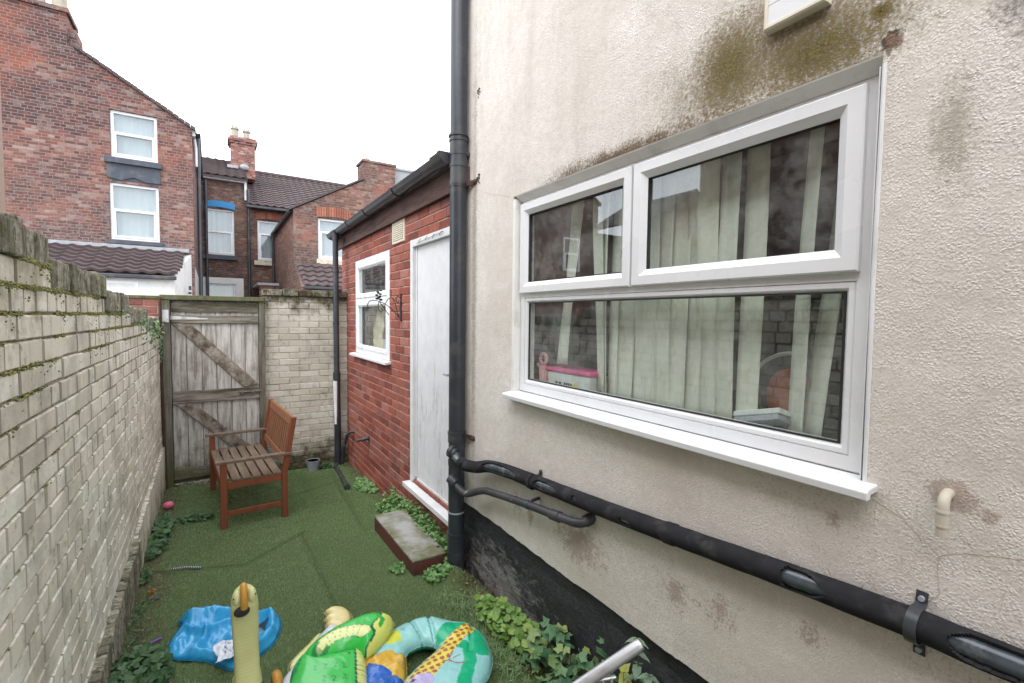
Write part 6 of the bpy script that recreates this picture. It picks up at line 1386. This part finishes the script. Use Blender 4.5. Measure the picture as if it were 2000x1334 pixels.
a = MB(); a.box(0.62, 22.45, 5.90, 1.0, 22.59, 6.02); a.sphere((1.22, 22.5, 6.0), 0.14, 10, 6, (1.2, 0.8, 0.9)); a.build('flashing', M['lead'], HB)
# ---- house C
HC = thing('brick_house', (2.0, YB, -1.95), 'brown brick terrace back with orange brick window arch and long brown pantile roof', 'house')
WC = (1.55, 2.44, 2.12, 3.68)
a = MB(); slab_poly(a, 1.23, 5.5, YB + 0.03, 0.3, [WC], lambda x: 4.12); a.build('wall', M['brickB'], HC)
far_window(*WC, YB + 0.10, HC, split=0.66); arch_bricks(1.50, 2.52, 3.69, 0.26, YB + 0.01, 13).build('brick_arch', M['orangebrick'], HC)
a = MB(); a.box(1.42, YB - 0.08, 1.93, 2.55, YB + 0.04, 2.10); a.build('sill', M['bufsill'], HC, bevel=0.01)
a = MB(); tiles(a, (1.15, YB - 0.2, 4.20), (1, 0, 0), (0, 4.2, 2.27), 20, 16, 0.28, 0.298, 0.04, 0.03); a.add([V(1.16, YB - 0.2, 4.185), V(6.74, YB - 0.2, 4.185), V(6.74, 25.0, 6.455), V(1.16, 25.0, 6.455), V(1.16, YB - 0.2, 4.10), V(6.74, YB - 0.2, 4.10), V(6.74, 25.0, 6.37), V(1.16, 25.0, 6.37)], [(0, 1, 2, 3), (7, 6, 5, 4), (0, 4, 5, 1), (1, 5, 6, 2), (2, 6, 7, 3), (3, 7, 4, 0)]); a.build('roof', M['tile'], HC)
a = MB(); a.tube([(1.1, 25.0, 6.52), (6.7, 25.0, 6.52)], 0.10, 10); a.build('ridge_tiles', M['tile'], HC)
a = MB(); a.box(1.15, YB - 0.33, 4.06, 5.0, YB - 0.22, 4.15); a.build('gutter', M['blackpipe'], HC, bevel=0.02)
a = MB(); a.tube([(1.24, YB - 0.15, -1.9), (1.24, YB - 0.15, 4.75)], 0.055, 12); a.build('downpipe', M['blackpipe'], origin=(1.24, YB - 0.15, -1.9), smooth=True, label='tall black vent pipe between the blue-lintel house and the orange-arch house', cat='downpipe')
a = MB(); a.box(1.34, 18.4, 1.02, 2.0, YB, 1.10); a.build('flat_roof', M['lead'], HC); a = MB(); a.box(1.40, 18.5, -1.95, 2.0, 18.7, 1.015); a.build('annex_wall', M['brickstack'], HC)
# ---- house D
HD = thing('brick_house', (3.5, YA, -1.95), 'brick house wing with sloping verge and orange arch, partly hidden by the outhouse gutter', 'house')
WD = (2.83, 3.76, 1.76, 3.03)
zd = lambda x: min(3.20 + (x - 2.13) * 0.565, 4.40)
a = MB(); slab_poly(a, 2.13, 6.2, YA, 0.24, [WD], zd); a.box(2.13, YA + 0.2405, -1.95, 2.37, YB, 3.2); a.build('wall', M['brickD'], HD)
far_window(*WD, YA + 0.06, HD, split=0.66); arch_bricks(2.78, 3.82, 3.04, 0.30, YA - 0.012, 14).build('brick_arch', M['orangebrick'], HD)
a = MB(); a.box(2.78, YA - 0.08, 1.60, 3.85, YA + 0.04, 1.75); a.build('sill', M['bufsill'], HD, bevel=0.01)
a = MB(); a.prism([(2.02, 3.17), (4.25, 4.43), (4.25, 4.49), (2.02, 3.23)], (0, YA - 0.05, 0), (1, 0, 0), (0, 0, 1), (0, 1, 0), 5.2); a.build('roof', M['tile'], HD)
a = MB(); half_tube(a, YA - 0.02, YB, 2.05, 3.17, 3.17, 0.06); a.tube([(2.05, YB - 0.3, 3.1), (2.07, YB - 0.25, -1.9)], 0.05, 10); a.build('eaves_gutter', M['blackpipe'], HD, smooth=True)
a = MB(); a.box(4.22, YA - 0.004, 4.30, 5.28, YA + 0.7, 5.0); a.box(4.18, YA - 0.04, 5.001, 5.32, YA + 0.75, 5.07); a.build('chimney', M['brickD'], HD)
a = MB(); a.tube([(4.42, YA + 0.3, 5.07), (4.42, YA + 0.3, 5.20)], 0.10, 10); a.build('chimney_pot', M['pot'], HD, smooth=True)
a = MB(); a.box(5.33, YA + 0.2, 3.5, 6.7, YA + 3, 4.98); a.build('white_dormer', M['greyclad'], HD); a = MB(); a.box(5.30, YA + 0.15, 4.981, 6.75, YA + 3.1, 5.05); a.build('dormer_capping', M['lead'], HD)
LD = thing('lean_to', (3.2, 15.0, -1.95), 'brick lean-to with brown pantile roof partly hidden behind the painted back wall', 'lean-to')
a = MB(); tiles(a, (2.15, 14.45, 0.82), (1, 0, 0), (0, 1.33, 0.80), 14, 5, 0.27, 0.30, 0.045, 0.04, clip=lambda c: c.x > 2.15 + (15.8 - c.y) * 0.06); a.build('roof', M['tile'], LD)
a = MB(); a.add([V(2.15, 14.5, -1.95), V(2.15, 14.5, 0.80), V(2.15, 15.79, 1.57), V(2.15, 15.79, -1.95), V(2.35, 14.5, -1.95), V(2.35, 14.5, 0.80), V(2.35, 15.79, 1.57), V(2.35, 15.79, -1.95)], [(0, 1, 2, 3), (7, 6, 5, 4), (1, 5, 6, 2), (0, 3, 7, 4), (0, 4, 5, 1), (3, 2, 6, 7)]); a.box(2.351, 14.5, -1.95, 5.5, 14.7, 0.80); a.build('wall', M['brickD'], LD)
a = MB(); a.box(2.2, 14.36, 0.74, 5.5, 14.45, 0.82); a.build('gutter', M['blackpipe'], LD, bevel=0.02)
# ---- further houses of the row, seen mirrored in the window
for k, x0 in enumerate((-11.4, -20.6)):
    H = thing('brick_house', (x0 + 2, YA, -1.95), ['more distant brick house wing of the row left of the tall one', 'furthest brick house wing of the row to the left'][k], 'house')
    a = MB(); slab_poly(a, x0, x0 + 2.6, YA, 0.24, [], lambda x: 5.0 + (x - x0) * 0.6); slab_poly(a, x0 + 2.601, x0 + 5.3, YA, 0.24, [], lambda x: 6.56 - (x - x0 - 2.6) * 0.6); a.box(x0 - 4, YB, -1.95, x0 + 9.2, YB + 0.3, 5.0); a.build('wall', M['brickD'], H)
    a = MB(); a.prism([(x0 - 0.1, 4.94), (x0 + 2.6, 6.56), (x0 + 5.4, 4.9), (x0 + 5.4, 5.0), (x0 + 2.6, 6.68), (x0 - 0.1, 5.04)], (0, YA - 0.1, 0), (1, 0, 0), (0, 0, 1), (0, 1, 0), 5.2); a.build('roof', M['tile'], H)
    far_window(x0 + 1.0, x0 + 1.9, 2.0, 3.4, YA - 0.01, H)
# ---- neighbour's house close on the left (its corner shows at the left edge)
NH = thing('brick_house', (-2.0, 0.0, -1.95), 'neighbouring house whose pinkish corner edge shows at the far left above the wall', 'house')
a = MB(); a.box(-2.6, -6, -1.95, -0.755, 2.68, 2.35); a.build('wall', M['brickdark'], NH)
a = MB(); a.box(-0.90, 2.681, -1.95, -0.699, 2.74, 2.35); a.box(-0.754, 2.5, -1.95, -0.699, 2.6805, 2.35); a.build('corner_trim', M['pinkrender'], NH)
a = MB(); a.box(-2.7, -6.1, 2.351, -0.72, 2.76, 2.42); a.build('roof', M['tile'], NH)
